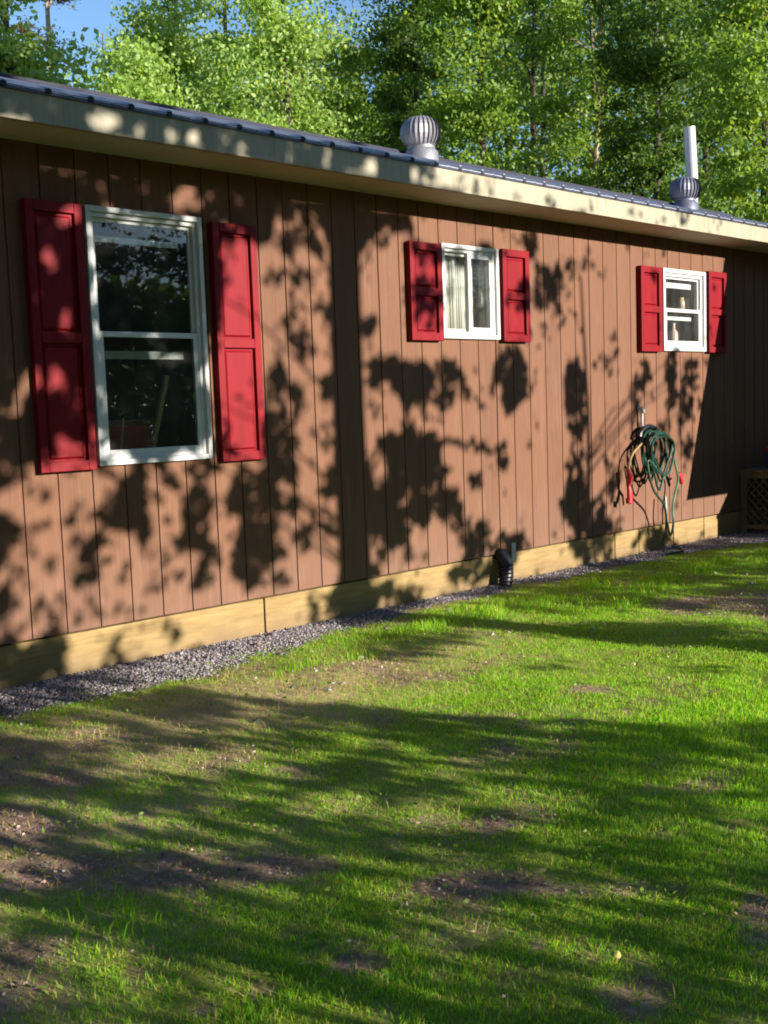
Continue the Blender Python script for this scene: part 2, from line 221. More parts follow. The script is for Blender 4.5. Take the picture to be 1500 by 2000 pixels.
WALL_SH=[(1,[(-0.15,2.85),(2.23,3.2),(2.21,2.68),(-0.18,2.44)],1),(1,[(-0.17,2.65),(0.13,2.68),(0.02,1.09),(-0.28,1.11)],1),(1,[(0.12,2.55),(0.54,2.6),(0.44,1.07),(0.02,1.1)],0.95),(1,[(0.53,2.54),(1.32,2.62),(1.22,1.06),(0.44,1.11)],0.85),(1,[(1.24,2.61),(1.7,2.66),(1.69,2.41),(1.23,2.37)],1),(1,[(1.65,3.11),(2.99,3.31),(2.96,2.54),(1.61,2.43)],1),(0,0.44,0.7,1.21,-0.08,-0.23,-2.06,0.3),(0,1.93,1.53,3.35,-0.18,-0.01,-0.93,0.25),(0,0.36,2.67,14.04,-0.96,2.21,-18.82,0.2375),(0,0.43,2.62,27.58,-1.87,1.71,-15.52,0.285),(0,0.59,2.61,24.56,-1.63,1.79,-16.63,0.19),(0,0.65,2.57,34.95,-2.3,2.48,-24.18,0.285),(0,0.87,2.68,18.71,-1.2,3.96,-35.45,0.19),(0,1.06,2.61,23.88,-1.49,2.35,-23.08,0.33249999999999996),(0,1.25,2.66,19.7,-1.2,2.38,-22.66,0.38),(0,1.14,2.6,28.18,-1.74,3.44,-34.32,0.475),(0,0.89,2.51,4.25,-0.27,4.06,-44.01,0.475),(0,0.32,2.43,18.79,-1.29,1.67,-18.76,0.095),(0,0.2,2.24,23.1,-1.6,1.0,-14.55,0.475),(0,0.27,1.91,21.11,-1.45,0.78,-26.5,0.285),(0,0.44,2.1,46.64,-3.14,0.3,-6.1,0.57),(0,0.14,1.58,21.58,-1.5,-0.12,-11.64,0.095),(0,0.22,1.54,28.21,-1.94,-0.38,-24.57,0.285),(0,0.34,1.49,32.9,-2.23,-0.22,-10.68,0.475),(0,0.18,1.26,15.43,-1.06,-0.8,-16.68,0.095),(0,0.29,1.15,11.01,-0.75,-1.83,-30.11,0.095),(0,0.4,1.3,32.27,-2.17,-0.26,-5.97,0.38),(0,0.02,1.55,29.66,-2.09,-0.13,-9.45,0.095),(0,-0.04,1.45,16.36,-1.16,-0.73,-27.09,0.19),(0,-0.07,1.01,8.97,-0.64,-1.01,-12.51,0.0),(0,1.19,1.44,22.67,-1.38,-0.06,-2.36,0.095),(0,0.45,2.21,32.63,-2.19,0.25,-4.08,0.285),(0,1.08,1.13,6.92,-0.43,-1.59,-27.56,0.0),(0,0.95,1.84,11.57,-0.73,0.82,-42.84,0.095),(0,1.01,1.74,7.11,-0.44,0.3,-37.7,0.095),(0,0.54,1.74,15.79,-1.05,0.35,-44.68,0.38),(0,0.72,2.52,6.17,-0.4,3.43,-35.89,0.38),(0,1.38,2.52,16.69,-1.0,2.48,-27.79,0.285),(0,1.46,2.33,13.1,-0.77,0.5,-7.31,0.0),(0,1.43,2.02,8.18,-0.48,0.17,-4.67,0.0),(0,1.4,1.53,5.43,-0.32,-0.03,-2.4,0.0),(0,1.51,1.33,21.17,-1.23,-0.51,-14.46,0.76),(0,-0.14,0.84,12.97,-0.92,-0.91,-8.96,0.9025),(0,0.13,0.81,28.34,-1.96,-3.12,-30.33,0.76),(0,0.27,0.86,18.31,-1.25,-1.55,-16.31,0.475),(0,0.55,0.89,12.36,-0.81,-0.51,-5.8,0.76),(0,0.65,0.97,13.77,-0.89,-0.45,-5.75,0.95),(0,0.67,0.76,13.63,-0.88,-1.16,-11.39,0.855),(0,0.48,0.98,21.0,-1.39,-0.69,-8.79,0.38),(0,-0.14,0.5,13.83,-0.98,-0.93,-6.41,0.95),(0,0.16,0.59,18.66,-1.28,-1.78,-13.85,0.57),(0,0.35,0.51,14.57,-0.98,-2.37,-17.57,0.6649999999999999),(0,-0.0,0.37,5.79,-0.4,-1.92,-12.14,0.475),(0,1.06,0.81,11.04,-0.68,-0.6,-6.57,0.76),(0,0.97,1.03,18.86,-1.18,-0.92,-13.35,0.57),(0,1.03,0.63,11.06,-0.68,-1.47,-13.1,0.855),(0,1.22,1.05,13.4,-0.81,-0.53,-8.13,0.6649999999999999),(0,1.4,0.78,10.28,-0.6,-0.42,-4.53,0.855),(0,1.11,0.44,18.06,-1.1,-1.7,-12.92,0.57),(0,1.42,0.46,12.71,-0.74,-0.56,-4.48,0.9025),(0,1.24,0.74,17.68,-1.06,-1.59,-16.07,0.57),(0,1.64,2.68,25.38,-1.46,2.24,-21.73,0.475),(0,1.77,2.57,19.0,-1.07,0.77,-8.44,0.19),(0,1.85,2.45,6.05,-0.34,2.07,-26.42,0.475),(0,1.94,2.14,16.89,-0.93,0.66,-14.16,0.57),(0,2.17,1.99,14.09,-0.75,0.43,-13.78,0.6649999999999999),(0,1.94,1.8,26.1,-1.43,0.27,-20.57,0.475),(0,1.74,1.91,9.8,-0.55,0.39,-15.79,0.38),(0,1.74,1.59,12.17,-0.68,-0.05,-6.95,0.57),(0,1.88,1.51,15.75,-0.87,-0.22,-13.99,0.855),(0,2.11,1.52,18.84,-1.0,-0.14,-10.04,0.57),(0,1.64,1.21,7.71,-0.44,-0.16,-3.48,0.8075),(0,1.77,1.04,10.88,-0.61,-0.32,-5.12,0.76),(0,2.13,1.22,14.0,-0.74,-0.21,-4.97,0.6649999999999999),(0,1.59,0.77,7.71,-0.44,-0.29,-3.1,0.855),(0,1.8,0.81,11.84,-0.66,-0.52,-6.09,0.76),(0,2.11,0.85,8.93,-0.47,-0.47,-5.92,0.76),(0,1.61,0.34,8.13,-0.46,-1.38,-10.21,0.855),(0,1.87,0.54,10.57,-0.58,-1.68,-15.01,0.76),(0,2.09,0.55,11.14,-0.59,-1.6,-14.7,0.6649999999999999),(0,1.96,1.16,13.6,-0.74,-0.25,-5.05,0.0475),(0,1.89,0.87,19.42,-1.06,-0.43,-5.5,0.095),(0,1.72,0.9,16.07,-0.9,-1.19,-15.38,0.19),(0,2.14,0.66,13.82,-0.73,-0.75,-7.72,0.095),(0,1.73,0.61,11.97,-0.67,-1.3,-12.2,0.1425),(0,1.93,0.37,4.17,-0.23,-1.36,-10.61,0.0),(0,2.26,2.42,22.33,-1.17,0.44,-6.08,0.2375),(0,2.29,2.62,22.27,-1.16,2.31,-25.4,0.38),(0,2.23,2.25,22.4,-1.18,0.85,-15.18,0.19),(0,2.66,2.52,14.81,-0.73,0.77,-9.78,0.475),(0,2.72,2.07,5.65,-0.27,0.12,-3.14,0.0),(0,2.53,1.93,21.01,-1.05,0.24,-9.75,0.76),(0,3.13,2.62,11.91,-0.54,0.92,-10.83,0.095),(0,3.4,2.66,7.0,-0.3,0.91,-10.59,0.0475),(0,3.6,2.66,11.72,-0.48,1.14,-13.53,0.19),(0,3.99,2.64,7.47,-0.28,0.95,-11.89,0.0),(0,3.11,2.44,4.24,-0.19,0.69,-10.04,0.8075),(0,3.1,2.18,4.76,-0.22,0.5,-11.18,0.7124999999999999),(0,3.08,2.3,10.64,-0.48,0.79,-14.04,0.38),(0,2.99,1.99,9.67,-0.45,0.26,-8.78,0.095),(0,3.2,1.95,15.51,-0.69,0.22,-9.18,0.19),(0,3.11,1.98,23.65,-1.07,0.26,-9.26,0.6649999999999999),(0,3.6,2.52,3.5,-0.14,1.39,-19.25,0.57),(0,3.45,2.32,8.15,-0.35,0.38,-6.79,0.475),(0,4.13,2.2,5.7,-0.21,0.37,-8.53,0.76),(0,4.04,2.43,13.54,-0.51,0.74,-11.78,0.095),(0,4.09,1.97,13.35,-0.49,0.22,-9.12,0.0),(0,4.22,2.01,19.63,-0.71,0.18,-6.33,0.6649999999999999),(0,2.67,1.65,5.1,-0.25,-0.01,-6.37,0.8075),(0,2.76,1.51,4.0,-0.19,-0.07,-4.72,0.9025),(0,3.01,1.44,6.37,-0.29,-0.09,-4.61,0.855),(0,3.18,1.58,6.2,-0.28,-0.1,-13.68,0.76),(0,3.34,1.58,9.04,-0.39,-0.07,-8.99,0.855),(0,3.28,1.4,9.11,-0.4,-0.18,-7.71,0.6649999999999999),(0,3.92,1.58,7.45,-0.29,-0.05,-6.42,0.9025),(0,4.01,1.42,8.06,-0.3,-0.17,-8.47,0.855),(0,3.96,1.73,20.4,-0.78,0.07,-12.84,0.76),(0,2.63,1.41,8.18,-0.4,-0.26,-11.0,0.285),(0,2.74,1.36,11.13,-0.53,-0.29,-10.1,0.285),(0,2.95,1.3,10.7,-0.49,-0.33,-9.89,0.19),(0,3.16,1.2,7.41,-0.33,-0.4,-9.69,0.095),(0,2.89,1.01,3.88,-0.18,-0.27,-4.61,0.855),(0,2.67,0.81,3.35,-0.16,-0.2,-2.55,0.9215),(0,3.03,0.78,3.92,-0.18,-0.24,-3.02,0.874),(0,3.24,0.61,6.46,-0.28,-0.38,-4.09,0.855),(0,3.43,1.1,4.41,-0.19,-1.44,-29.39,0.855),(0,3.9,0.99,10.87,-0.42,-0.47,-8.46,0.76),(0,3.56,0.83,13.23,-0.54,-1.15,-16.25,0.76),(0,3.77,0.88,20.77,-0.82,-1.12,-17.05,0.57),(0,3.71,1.08,6.74,-0.27,-1.28,-25.83,0.6649999999999999),(0,3.62,1.41,8.6,-0.35,-0.19,-8.74,0.2375),(0,2.51,1.19,17.37,-0.87,-0.51,-11.51,0.095),(0,2.56,0.92,13.71,-0.68,-0.49,-7.11,0.1425),(0,3.19,0.43,8.28,-0.36,-0.63,-5.78,0.095),(0,3.37,0.33,9.8,-0.42,-1.68,-14.5,0.19),(0,2.51,0.38,17.13,-0.85,-1.13,-9.39,0.285),(0,2.91,0.37,6.83,-0.32,-1.76,-15.1,0.5225),(0,3.93,0.31,4.01,-0.15,-0.93,-8.31,0.76),(0,3.57,0.39,6.09,-0.25,-0.47,-4.28,0.6649999999999999),(0,4.11,1.57,8.83,-0.32,-0.03,-4.21,0.855),(0,4.45,2.26,6.07,-0.21,0.26,-5.55,0.76),(0,4.69,2.27,7.31,-0.24,0.23,-4.9,0.57),(0,4.54,1.98,7.45,-0.25,0.2,-8.21,0.38),(0,4.94,2.53,4.7,-0.14,0.53,-8.06,0.285),(0,4.33,2.61,7.77,-0.27,0.76,-10.16,0.57),(0,4.84,1.53,7.86,-0.24,-0.06,-5.3,0.855),(0,4.9,1.23,6.98,-0.21,-0.13,-3.93,0.76),(0,4.85,0.89,7.0,-0.21,-0.23,-3.92,0.6649999999999999),(0,5.28,1.7,4.42,-0.12,0.02,-9.26,0.33249999999999996),(0,4.81,0.55,4.68,-0.14,-0.4,-4.68,0.8075),(0,5.17,0.35,3.32,-0.09,-0.75,-7.57,0.855),(0,5.41,0.73,9.19,-0.24,-0.26,-3.75,0.475),(0,5.83,1.56,8.15,-0.18,-0.04,-5.55,0.57),(0,5.44,2.0,8.67,-0.22,0.14,-5.75,0.33249999999999996),(0,5.74,1.29,12.35,-0.29,-0.12,-4.44,0.38),(0,6.34,1.65,9.5,-0.18,-0.0,-4.29,0.6649999999999999),(0,6.65,1.56,5.46,-0.09,-0.03,-4.66,0.76),(0,6.42,1.32,3.74,-0.07,-0.25,-10.59,0.57),(0,6.6,1.03,7.29,-0.12,-0.15,-3.47,0.475),(0,6.24,1.05,7.65,-0.15,-0.18,-4.27,0.38),(0,6.41,0.51,5.58,-0.1,-0.41,-5.22,0.285),(0,-0.02,0.12,4.08,-0.29,-1.52,-8.05,0.855),(0,0.89,0.1,9.39,-0.59,-1.88,-10.91,0.475),(0,1.98,0.12,7.53,-0.4,-1.49,-9.79,0.475),(0,2.3,0.11,4.72,-0.24,-0.85,-5.7,0.95),(0,2.79,0.11,3.89,-0.18,-0.97,-6.82,0.7124999999999999),(0,3.56,0.12,3.78,-0.15,-0.84,-6.39,0.855),(0,3.22,0.2,9.02,-0.39,-1.69,-13.17,0.095),(0,5.09,0.16,3.35,-0.09,-0.86,-7.58,0.76),(0,6.13,0.06,2.31,-0.05,-0.79,-7.03,0.6649999999999999),(0,6.77,0.09,8.82,-0.13,-1.78,-16.86,0.0),(0,0.47,0.09,10.31,-0.68,-3.12,-17.12,0.095)]
FASCIA_SH=[(1,[(-0.29,3.09),(2.84,3.69),(2.81,2.94),(-0.33,2.56)],1),(0,0.37,2.87,11.52,-0.76,2.71,-18.11,0.1),(0,0.59,2.86,23.37,-1.5,3.75,-25.82,0.3),(0,0.77,2.87,31.4,-1.97,2.71,-18.97,0.1),(0,0.9,2.85,21.75,-1.34,2.16,-15.55,0.0),(0,1.12,2.91,32.17,-1.92,2.87,-20.24,0.4),(0,1.22,2.86,35.32,-2.07,3.45,-25.67,0.3),(0,1.57,2.87,32.69,-1.82,1.81,-13.82,0.4),(0,1.85,2.88,30.81,-1.64,2.15,-16.77,0.7),(0,2.23,2.88,16.27,-0.81,1.99,-16.11,0),(0,2.66,2.87,5.22,-0.24,3.01,-25.69,0.6),(0,3.37,2.85,18.29,-0.72,1.04,-9.6,0.5),(0,5.9,2.93,10.06,-0.17,1.1,-11.69,0.5),(0,-0.13,2.86,19.68,-1.39,3.38,-21.28,0.7),(0,3.08,2.86,13.76,-0.58,1.33,-11.83,0.5),(0,3.19,2.84,23.62,-0.97,1.59,-14.64,0.4),(0,3.63,2.83,17.44,-0.65,1.17,-11.24,0.35),(0,4.05,2.85,10.14,-0.34,2.3,-22.59,0.4),(0,4.53,2.86,18.7,-0.54,1.43,-14.46,0.35),(0,5.16,2.88,11.27,-0.26,2.36,-24.73,0.3),(0,5.54,2.84,12.74,-0.25,1.34,-14.99,0.35),(0,6.46,2.9,6.18,-0.07,1.96,-22.41,0.3)]
LAWN_SH=[(1,[(-50,-30),(50,-30),(50,3),(-50,3)],0.78),(1,[(0.16,-0.15),(0.81,-0.03),(1.57,0.03),(2.03,-0.04),(2.45,-0.19),(3.33,-0.05),(4.44,-0.45),(3.54,-1.08),(3.87,-2.17),(1.78,-3.36),(1.38,-2.96),(1.17,-2.58),(0.95,-2.18),(0.76,-1.7),(0.51,-1.17),(0.42,-0.73),(0.05,-0.51)],0),(0,2.25,-0.05,4.76,-4.38,-2.3,-1.65,1),(0,1.76,-0.89,3.17,-3.11,-2.1,-1.57,0.6),(0,2.12,-0.97,3.68,-3.96,-3.07,-2.28,0.5),(0,2.94,-1.83,0.91,-1.41,-2.49,-1.83,0.75),(0,3.62,-0.67,1.04,-1.37,-1.32,-0.9,0.65),(0,3.13,-2.29,1.68,-3.1,-3.18,-2.35,0.7),(0,4.85,-0.61,0.54,-0.85,-0.8,-0.52,0.7),(0,3.9,-1.91,2.12,-3.95,-3.81,-2.69,0.15),(0,3.46,-1.3,4.19,-6.21,-3.74,-2.64,0.15),(0,6.16,-0.79,1.38,-2.62,-2.23,-1.36,0.5),(0,4.43,0.04,2.47,-3.2,-3.13,-2.03,0.3),(0,1.96,-1.93,3.75,-4.96,-8.69,-6.67,0.35),(0,2.34,-2.61,3.28,-5.8,-7.35,-5.68,0.3),(0,-0.36,-1.02,4.71,-2.51,-4.66,-3.81,0.25),(0,-0.22,-1.76,3.08,-2.09,-5.03,-4.19,0.0),(0,0.12,-2.09,4.64,-3.92,-8.55,-7.11,0.3),(0,0.32,-1.49,3.72,-2.86,-5.97,-4.83,0.25),(0,-0.32,-2.23,5.82,-4.35,-7.58,-6.43,0.2),(0,-0.16,-2.56,4.79,-4.25,-5.42,-4.62,0.0),(0,0.43,-2.64,4.89,-5.46,-5.09,-4.25,0.35),(0,-0.04,-2.9,5.36,-5.62,-6.54,-5.61,0.15),(0,0.33,-3.02,3.17,-3.97,-5.95,-5.05,0.2),(0,0.43,-3.79,3.87,-7.27,-4.3,-3.73,0.35),(0,-1.0,-1.84,10.42,-5.0,-5.03,-4.32,0.0),(0,-0.83,-2.0,9.96,-5.48,-11.42,-9.8,0.3),(0,-0.71,-2.17,7.83,-4.82,-11.61,-9.98,0.25),(0,-1.29,-2.46,8.65,-4.15,-4.08,-3.62,0.05),(0,-1.29,-2.94,6.98,-4.0,-3.54,-3.19,0.0),(0,-1.46,-2.87,14.32,-7.02,-6.2,-5.6,0.35),(0,-1.37,-3.16,10.49,-6.2,-6.85,-6.23,0.25),(0,0.67,-3.46,4.3,-7.24,-8.04,-6.84,0.6),(0,-0.79,-3.6,3.19,-3.31,-3.78,-3.41,0.6),(0,0.33,-0.37,3.24,-1.96,-3.66,-2.86,0.3)]
BARE=[(0,-0.31,-3.39,3.39,-3.93,-8.8,-7.76,0.9),(0,-0.6,-2.85,4.48,-3.65,-9.07,-7.93,0.7),(0,-0.95,-2.5,1.99,-1.2,-4.47,-3.92,0.6),(0,-1.46,-2.86,7.27,-3.56,-3.28,-2.96,0.45),(0,-0.86,-3.46,9.48,-8.8,-16.29,-14.69,0.8),(0,-0.53,-4.06,6.63,-10.33,-7.41,-6.74,0.8),(0,1.67,-2.36,3.96,-5.59,-8.23,-6.49,0.6),(0,0.93,-1.13,1.16,-0.98,-2.5,-1.95,0.35),(0,4.08,-1.85,0.96,-1.81,-1.46,-1.02,0.8),(0,0.84,-3.46,4.65,-8.23,-7.99,-6.75,0.6),(0,0.03,-4.07,7.0,-13.71,-4.21,-3.75,0.8),(0,0.05,-3.1,7.65,-8.96,-9.41,-8.1,0.6),(0,-0.54,-1.3,1.98,-1.04,-1.95,-1.62,0.55),(0,-1.01,-1.86,6.69,-3.21,-4.07,-3.5,0.8),(0,-0.09,-3.69,2.45,-3.63,-15.12,-13.35,0.6),(0,-0.49,-3.73,23.55,-30.3,-23.21,-20.84,0.7),(0,-1.08,-3.36,21.1,-16.54,-20.84,-18.89,0.6),(0,-1.24,-3.34,27.43,-19.35,-16.81,-15.31,0.6),(0,-1.27,-3.06,33.96,-20.67,-4.95,-4.47,0.6),(0,-0.18,-1.74,3.34,-2.29,-3.94,-3.28,0.5),(0,1.17,-1.27,2.28,-2.12,-3.64,-2.83,0.4)]
TREES=[
(3.99,8.04,3.2,8.0,0.74,LEAF_Y,9000,'bright yellow-green tree at the left end behind the roof','N'),
(9.18,16.62,8.15,13.9,0.59,LEAF_R,2600,'thin reddish tree rising beside the patch of blue sky','P'),
(8.0,11.53,3.0,7.9,1.03,LEAF_Y,12000,'rounded light green maple standing low below the patch of blue sky','N'),
(10.26,13.63,6.0,12.21,0.9,LEAF_Y,9000,'tall light green tree just right of the patch of blue sky','N'),
(13.38,16.32,5.45,14.09,0.69,LEAF_M,3500,'slender open tree with a straight dark trunk and sky showing through','N'),
(10.72,10.8,3.08,11.06,1.08,LEAF_Y,12000,'broad pale green tree behind the middle of the left roof half','N'),
(15.17,13.54,4.0,10.37,1.21,LEAF_M,8000,'green tree with a leaning pale trunk left of the first turbine vent','L'),
(14.69,11.2,3.32,13.4,0.88,LEAF_D,11000,'dark green tree rising behind the pale turbine vent','N'),
(13.35,8.21,3.08,11.9,0.98,LEAF_M,12000,'mid green maple just right of the pale turbine vent','N'),
(18.75,11.08,4.1,14.9,0.99,LEAF_D,7000,'dark tree with twin grey trunks between the two turbine vents','T'),
(17.9,8.86,4.4,13.9,0.98,LEAF_M,8000,'tree with a sunlit pale trunk between the two turbine vents','P'),
(16.0,6.29,2.5,12.4,0.92,LEAF_D,13000,'dense green tree, leaf colour darkened for shade, left of the tall vent pipe','N'),
(19.14,6.89,2.4,13.9,1.04,LEAF_D,12000,'dense green tree, leaf colour darkened for shade, directly behind the tall vent pipe','N'),
(15.23,3.59,2.0,11.4,0.93,LEAF_M,12000,'leafy green tree at the right edge behind the roof','N')]
# ---------------- house ----------------
HX0, HX1, HD = -3.0, 13.0, 6.6
house = empty('house', (0, 0, 0), 'long low house with brown grooved siding, red shutters and a blue-grey metal roof', 'house')
WINS = [(0.47, 1.16, 1.16, 2.50), (3.28, 3.85, 1.90, 2.52), (6.21, 6.89, 1.84, 2.52)]
xs = [HX0]; gi = -14
gr = []
while gi*.2032 < HX1-.1:
    gx = gi*.2032+rnd.uniform(-.002, .002)
    if gx > HX0+.05: gr.append((gx-.0045-.0025*(gi % 6 == 1), gx+.0045))
    gi += 1
cuts = sorted(set([HX0, HX1]+[a for g in gr for a in g]+[w[0] for w in WINS]+[w[1] for w in WINS]))
zc = sorted(set([0.235, 2.84]+[w[2] for w in WINS]+[w[3] for w in WINS]))
mb = MB()
isg = lambda x: any(a-1e-6 <= x <= b+1e-6 for a, b in gr)
def hole(x, z): return any(w[0] < x < w[1] and w[2] < z < w[3] for w in WINS)
for i in range(len(cuts)-1):
    a, b = cuts[i], cuts[i+1]; m_ = (a+b)/2; g = any(p < m_ < q for p, q in gr); y = .009 if g else 0
    for j in range(len(zc)-1):
        z0, z1 = zc[j], zc[j+1]
        if hole(m_, (z0+z1)/2): continue
        mb.quad((a, y, z0), (b, y, z0), (b, y, z1), (a, y, z1))
    if g and not hole(m_, 1.5) and not hole(m_, 2.0):
        mb.quad((a, 0, .235), (a, .009, .235), (a, .009, 2.84), (a, 0, 2.84)); mb.quad((b, .009, .235), (b, 0, .235), (b, 0, 2.84), (b, .009, 2.84))
    elif g:
        for (z0, z1) in [(zc[j], zc[j+1]) for j in range(len(zc)-1) if not hole(m_, (zc[j]+zc[j+1])/2)]:
            mb.quad((a, 0, z0), (a, .009, z0), (a, .009, z1), (a, 0, z1)); mb.quad((b, .009, z0), (b, 0, z0), (b, 0, z1), (b, .009, z1))
mb.quad((HX0, 0, .235), (HX1, 0, .235), (HX1, .03, .235), (HX0, .03, .235))
wall = mb.build('siding_wall', SIDING, house)
mb = MB()
mb.box(HX0, HX0+.03, .03, HD, .235, 2.84); mb.box(HX1-.03, HX1, .03, HD, .235, 2.84); mb.box(HX0, HX1, HD-.03, HD+.0, .235, 2.84)
for x in (HX0, HX1-.03):
    mb.quad((x, 0, 2.84), (x, HD, 2.84), (x, HD/2, 2.84+.333*HD/2-.02)); mb.quad((x+.03, 0, 2.84), (x+.03, HD, 2.84), (x+.03, HD/2, 2.84+.333*HD/2-.02))
mb.build('side_walls', SIDING, house)
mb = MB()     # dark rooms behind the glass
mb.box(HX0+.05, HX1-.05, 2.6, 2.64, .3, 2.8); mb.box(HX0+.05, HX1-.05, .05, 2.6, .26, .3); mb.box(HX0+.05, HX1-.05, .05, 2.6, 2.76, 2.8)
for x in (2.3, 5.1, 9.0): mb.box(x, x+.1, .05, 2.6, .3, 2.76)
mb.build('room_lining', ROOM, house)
# foundation boards with joints at 1.56, 3.98, 5.35 ...
jx = [HX0, -.9, 1.555, 3.985, 5.42, 5.80, 6.38, 6.93, 9.4, HX1]
for a, b in zip(jx[:-1], jx[1:]):
    mb = MB(); mb.box(a+.006, b-.006, .012+rnd.uniform(-.002, .002), .05, -.12, .222)
    mb.build('foundation_board', FOUND, house, bevel=.004)
mb = MB(); mb.box(HX0, HX1, .052, .08, -.12, .235); mb.build('foundation_backing', GROOVE, house)
# eaves
mb = MB(); mb.box(HX0-.3, 7.05, -.40, -.362, 2.815, 2.96); mb.build('fascia', TRIM, house, bevel=.003)
mb = MB(); mb.box(7.054, HX1+.3, -.398, -.362, 2.818, 2.962); f2 = mb.build('fascia', TRIM, house, bevel=.003)
mb = MB(); mb.box(HX0-.3, HX1+.3, -.360, -.002, 2.820, 2.834); mb.build('soffit', SOFFIT, house)
mb = MB(); mb.box(HX0-.3, HX1+.3, HD+.36, HD+.4, 2.815, 2.962); mb.box(HX0-.3, HX1+.3, HD+.002, HD+.36, 2.82, 2.834); mb.build('rear_fascia', TRIM, house)
# metal roof with trapezoid ribs every 9 inches
sl_ = .321; ye, yr = -.415, HD/2; ze = 2.968; zr = ze+sl_*(yr-ye)
prof = []; x = HX0-.35
while x < HX1+.35:
    prof += [(x, 0), (x+.085, 0), (x+.092, .003), (x+.105, .003), (x+.112, 0), (x+.191, 0), (x+.203, .019), (x+.217, .019), (x+.229, 0)]; x += .229
mb = MB(); n = len(prof); ys = [ye, ye+1.2, ye+2.5, yr]
for k, y in enumerate(ys):
    z = ze+sl_*(y-ye)
    for px_, h in prof: mb.v.append(Vector((px_, y, z+h)))
for k in range(len(ys)-1):
    for i in range(n-1): mb.f.append((k*n+i, k*n+i+1, (k+1)*n+i+1, (k+1)*n+i))
b0 = len(mb.v)
for i, (px_, h) in enumerate(prof): mb.v.append(Vector((px_, ye, ze+h-.004)))
for i in range(n-1): mb.f.append((b0+i, b0+i+1, i+1, i))
roof = mb.build('roof', ROOFM, house)
mb = MB(); mb.quad((HX0-.35, 2*yr-ye, ze), (HX1+.35, 2*yr-ye, ze), (HX1+.35, yr, zr), (HX0-.35, yr, zr)); mb.build('rear_roof_panel', ROOFM, roof)
mb = MB(); mb.box(HX0-.35, HX1+.35, yr-.16, yr-.005, zr-.03, zr-.001)
mb.build('ridge_batten', RIBDARK, roof)
mb = MB()     # drip edge under the panel
mb.box(HX0-.35, HX1+.35, -.411, -.403, 2.952, 2.9665); mb.build('drip_edge', simple('drip_edge_metal', (.05, .055, .09), .4, metal=.5), roof)
mb = MB(); mb.box(HX0-.35, HX1+.35, -.4095, -.4045, 2.9675, 2.9735); x = HX0-.35  # closure line, plus dark boxes standing in for the shaded rib openings
while x < HX1+.3:
    mb.box(x+.193, x+.224, -.4185, -.41, 2.957, 2.979); x += .229
mb.build('closure_and_rib_shade', RIBDARK, roof)
def turbine(x, y, label, mat, r=.225):
    zb = ze+sl_*(y-ye)
    t = tag(bpy.data.objects.new('turbine_vent', None), label); C.objects.link(t); t.parent = house; t.location = (x, y, zb)
    mb = MB(); mb.box(-.27, .27, -.27, .27, -.06, .02); 
    mb2 = MB(); mb2.lathe((0, 0, 0), [(.19, -.1), (.185, .06), (.15, .10), (.15, .14)], 28)
    mb2.build('base_collar', mat, t, smooth=True)
    mb = MB(); nf = 26
    for k in range(nf):      # curved fins
        a0 = 2*math.pi*k/nf
        pts = []
        for j in range(9):
            u = j/8; ph = -1.05+u*2.2; rr = r*(.25+.75*math.cos(ph*.92)); zz = .27+.155*math.sin(ph)/math.sin(1.15)
            pts.append((rr, zz))
        for j in range(8):
            (r0, z0), (r1, z1) = pts[j], pts[j+1]; w0, w1 = .17, .17
            A = lambda rr, zz, da: (rr*math.cos(a0+da), rr*math.sin(a0+da), zz)
            mb.quad(A(r0, z0, 0), A(r0*.90, z0, w0*1.5), A(r1*.90, z1, w1*1.5), A(r1, z1, 0))
    fo = mb.build('fins', mat, t)
    mb = MB(); mb.lathe((0, 0, 0), [(.10, .405), (.105, .42), (.07, .438), (.01, .445)], 24); mb.build('cap', mat, t, smooth=True)
    mb = MB(); mb.lathe((0, 0, 0), [(.155, .13), (.165, .15), (.16, .165)], 24); mb.build('rim', mat, t, smooth=True)
    return t
turbine(6.27, 3.0, 'pale galvanised turbine vent', ALU)
turbine(11.72, 3.0, 'dark grey turbine vent', simple('dull_turbine_metal', (.12, .125, .17), .5, metal=.4))
mb = MB((12.15, 3.15, 4.1)); mb.tube([(12.17, 3.15, 4.05), (12.12, 3.12, 4.6), (12.02, 3.1, 5.27)], [.085, .085, .085], 20, cap=True)
vp = mb.build('vent_pipe', PIPEM, None, smooth=True); vp.parent = house
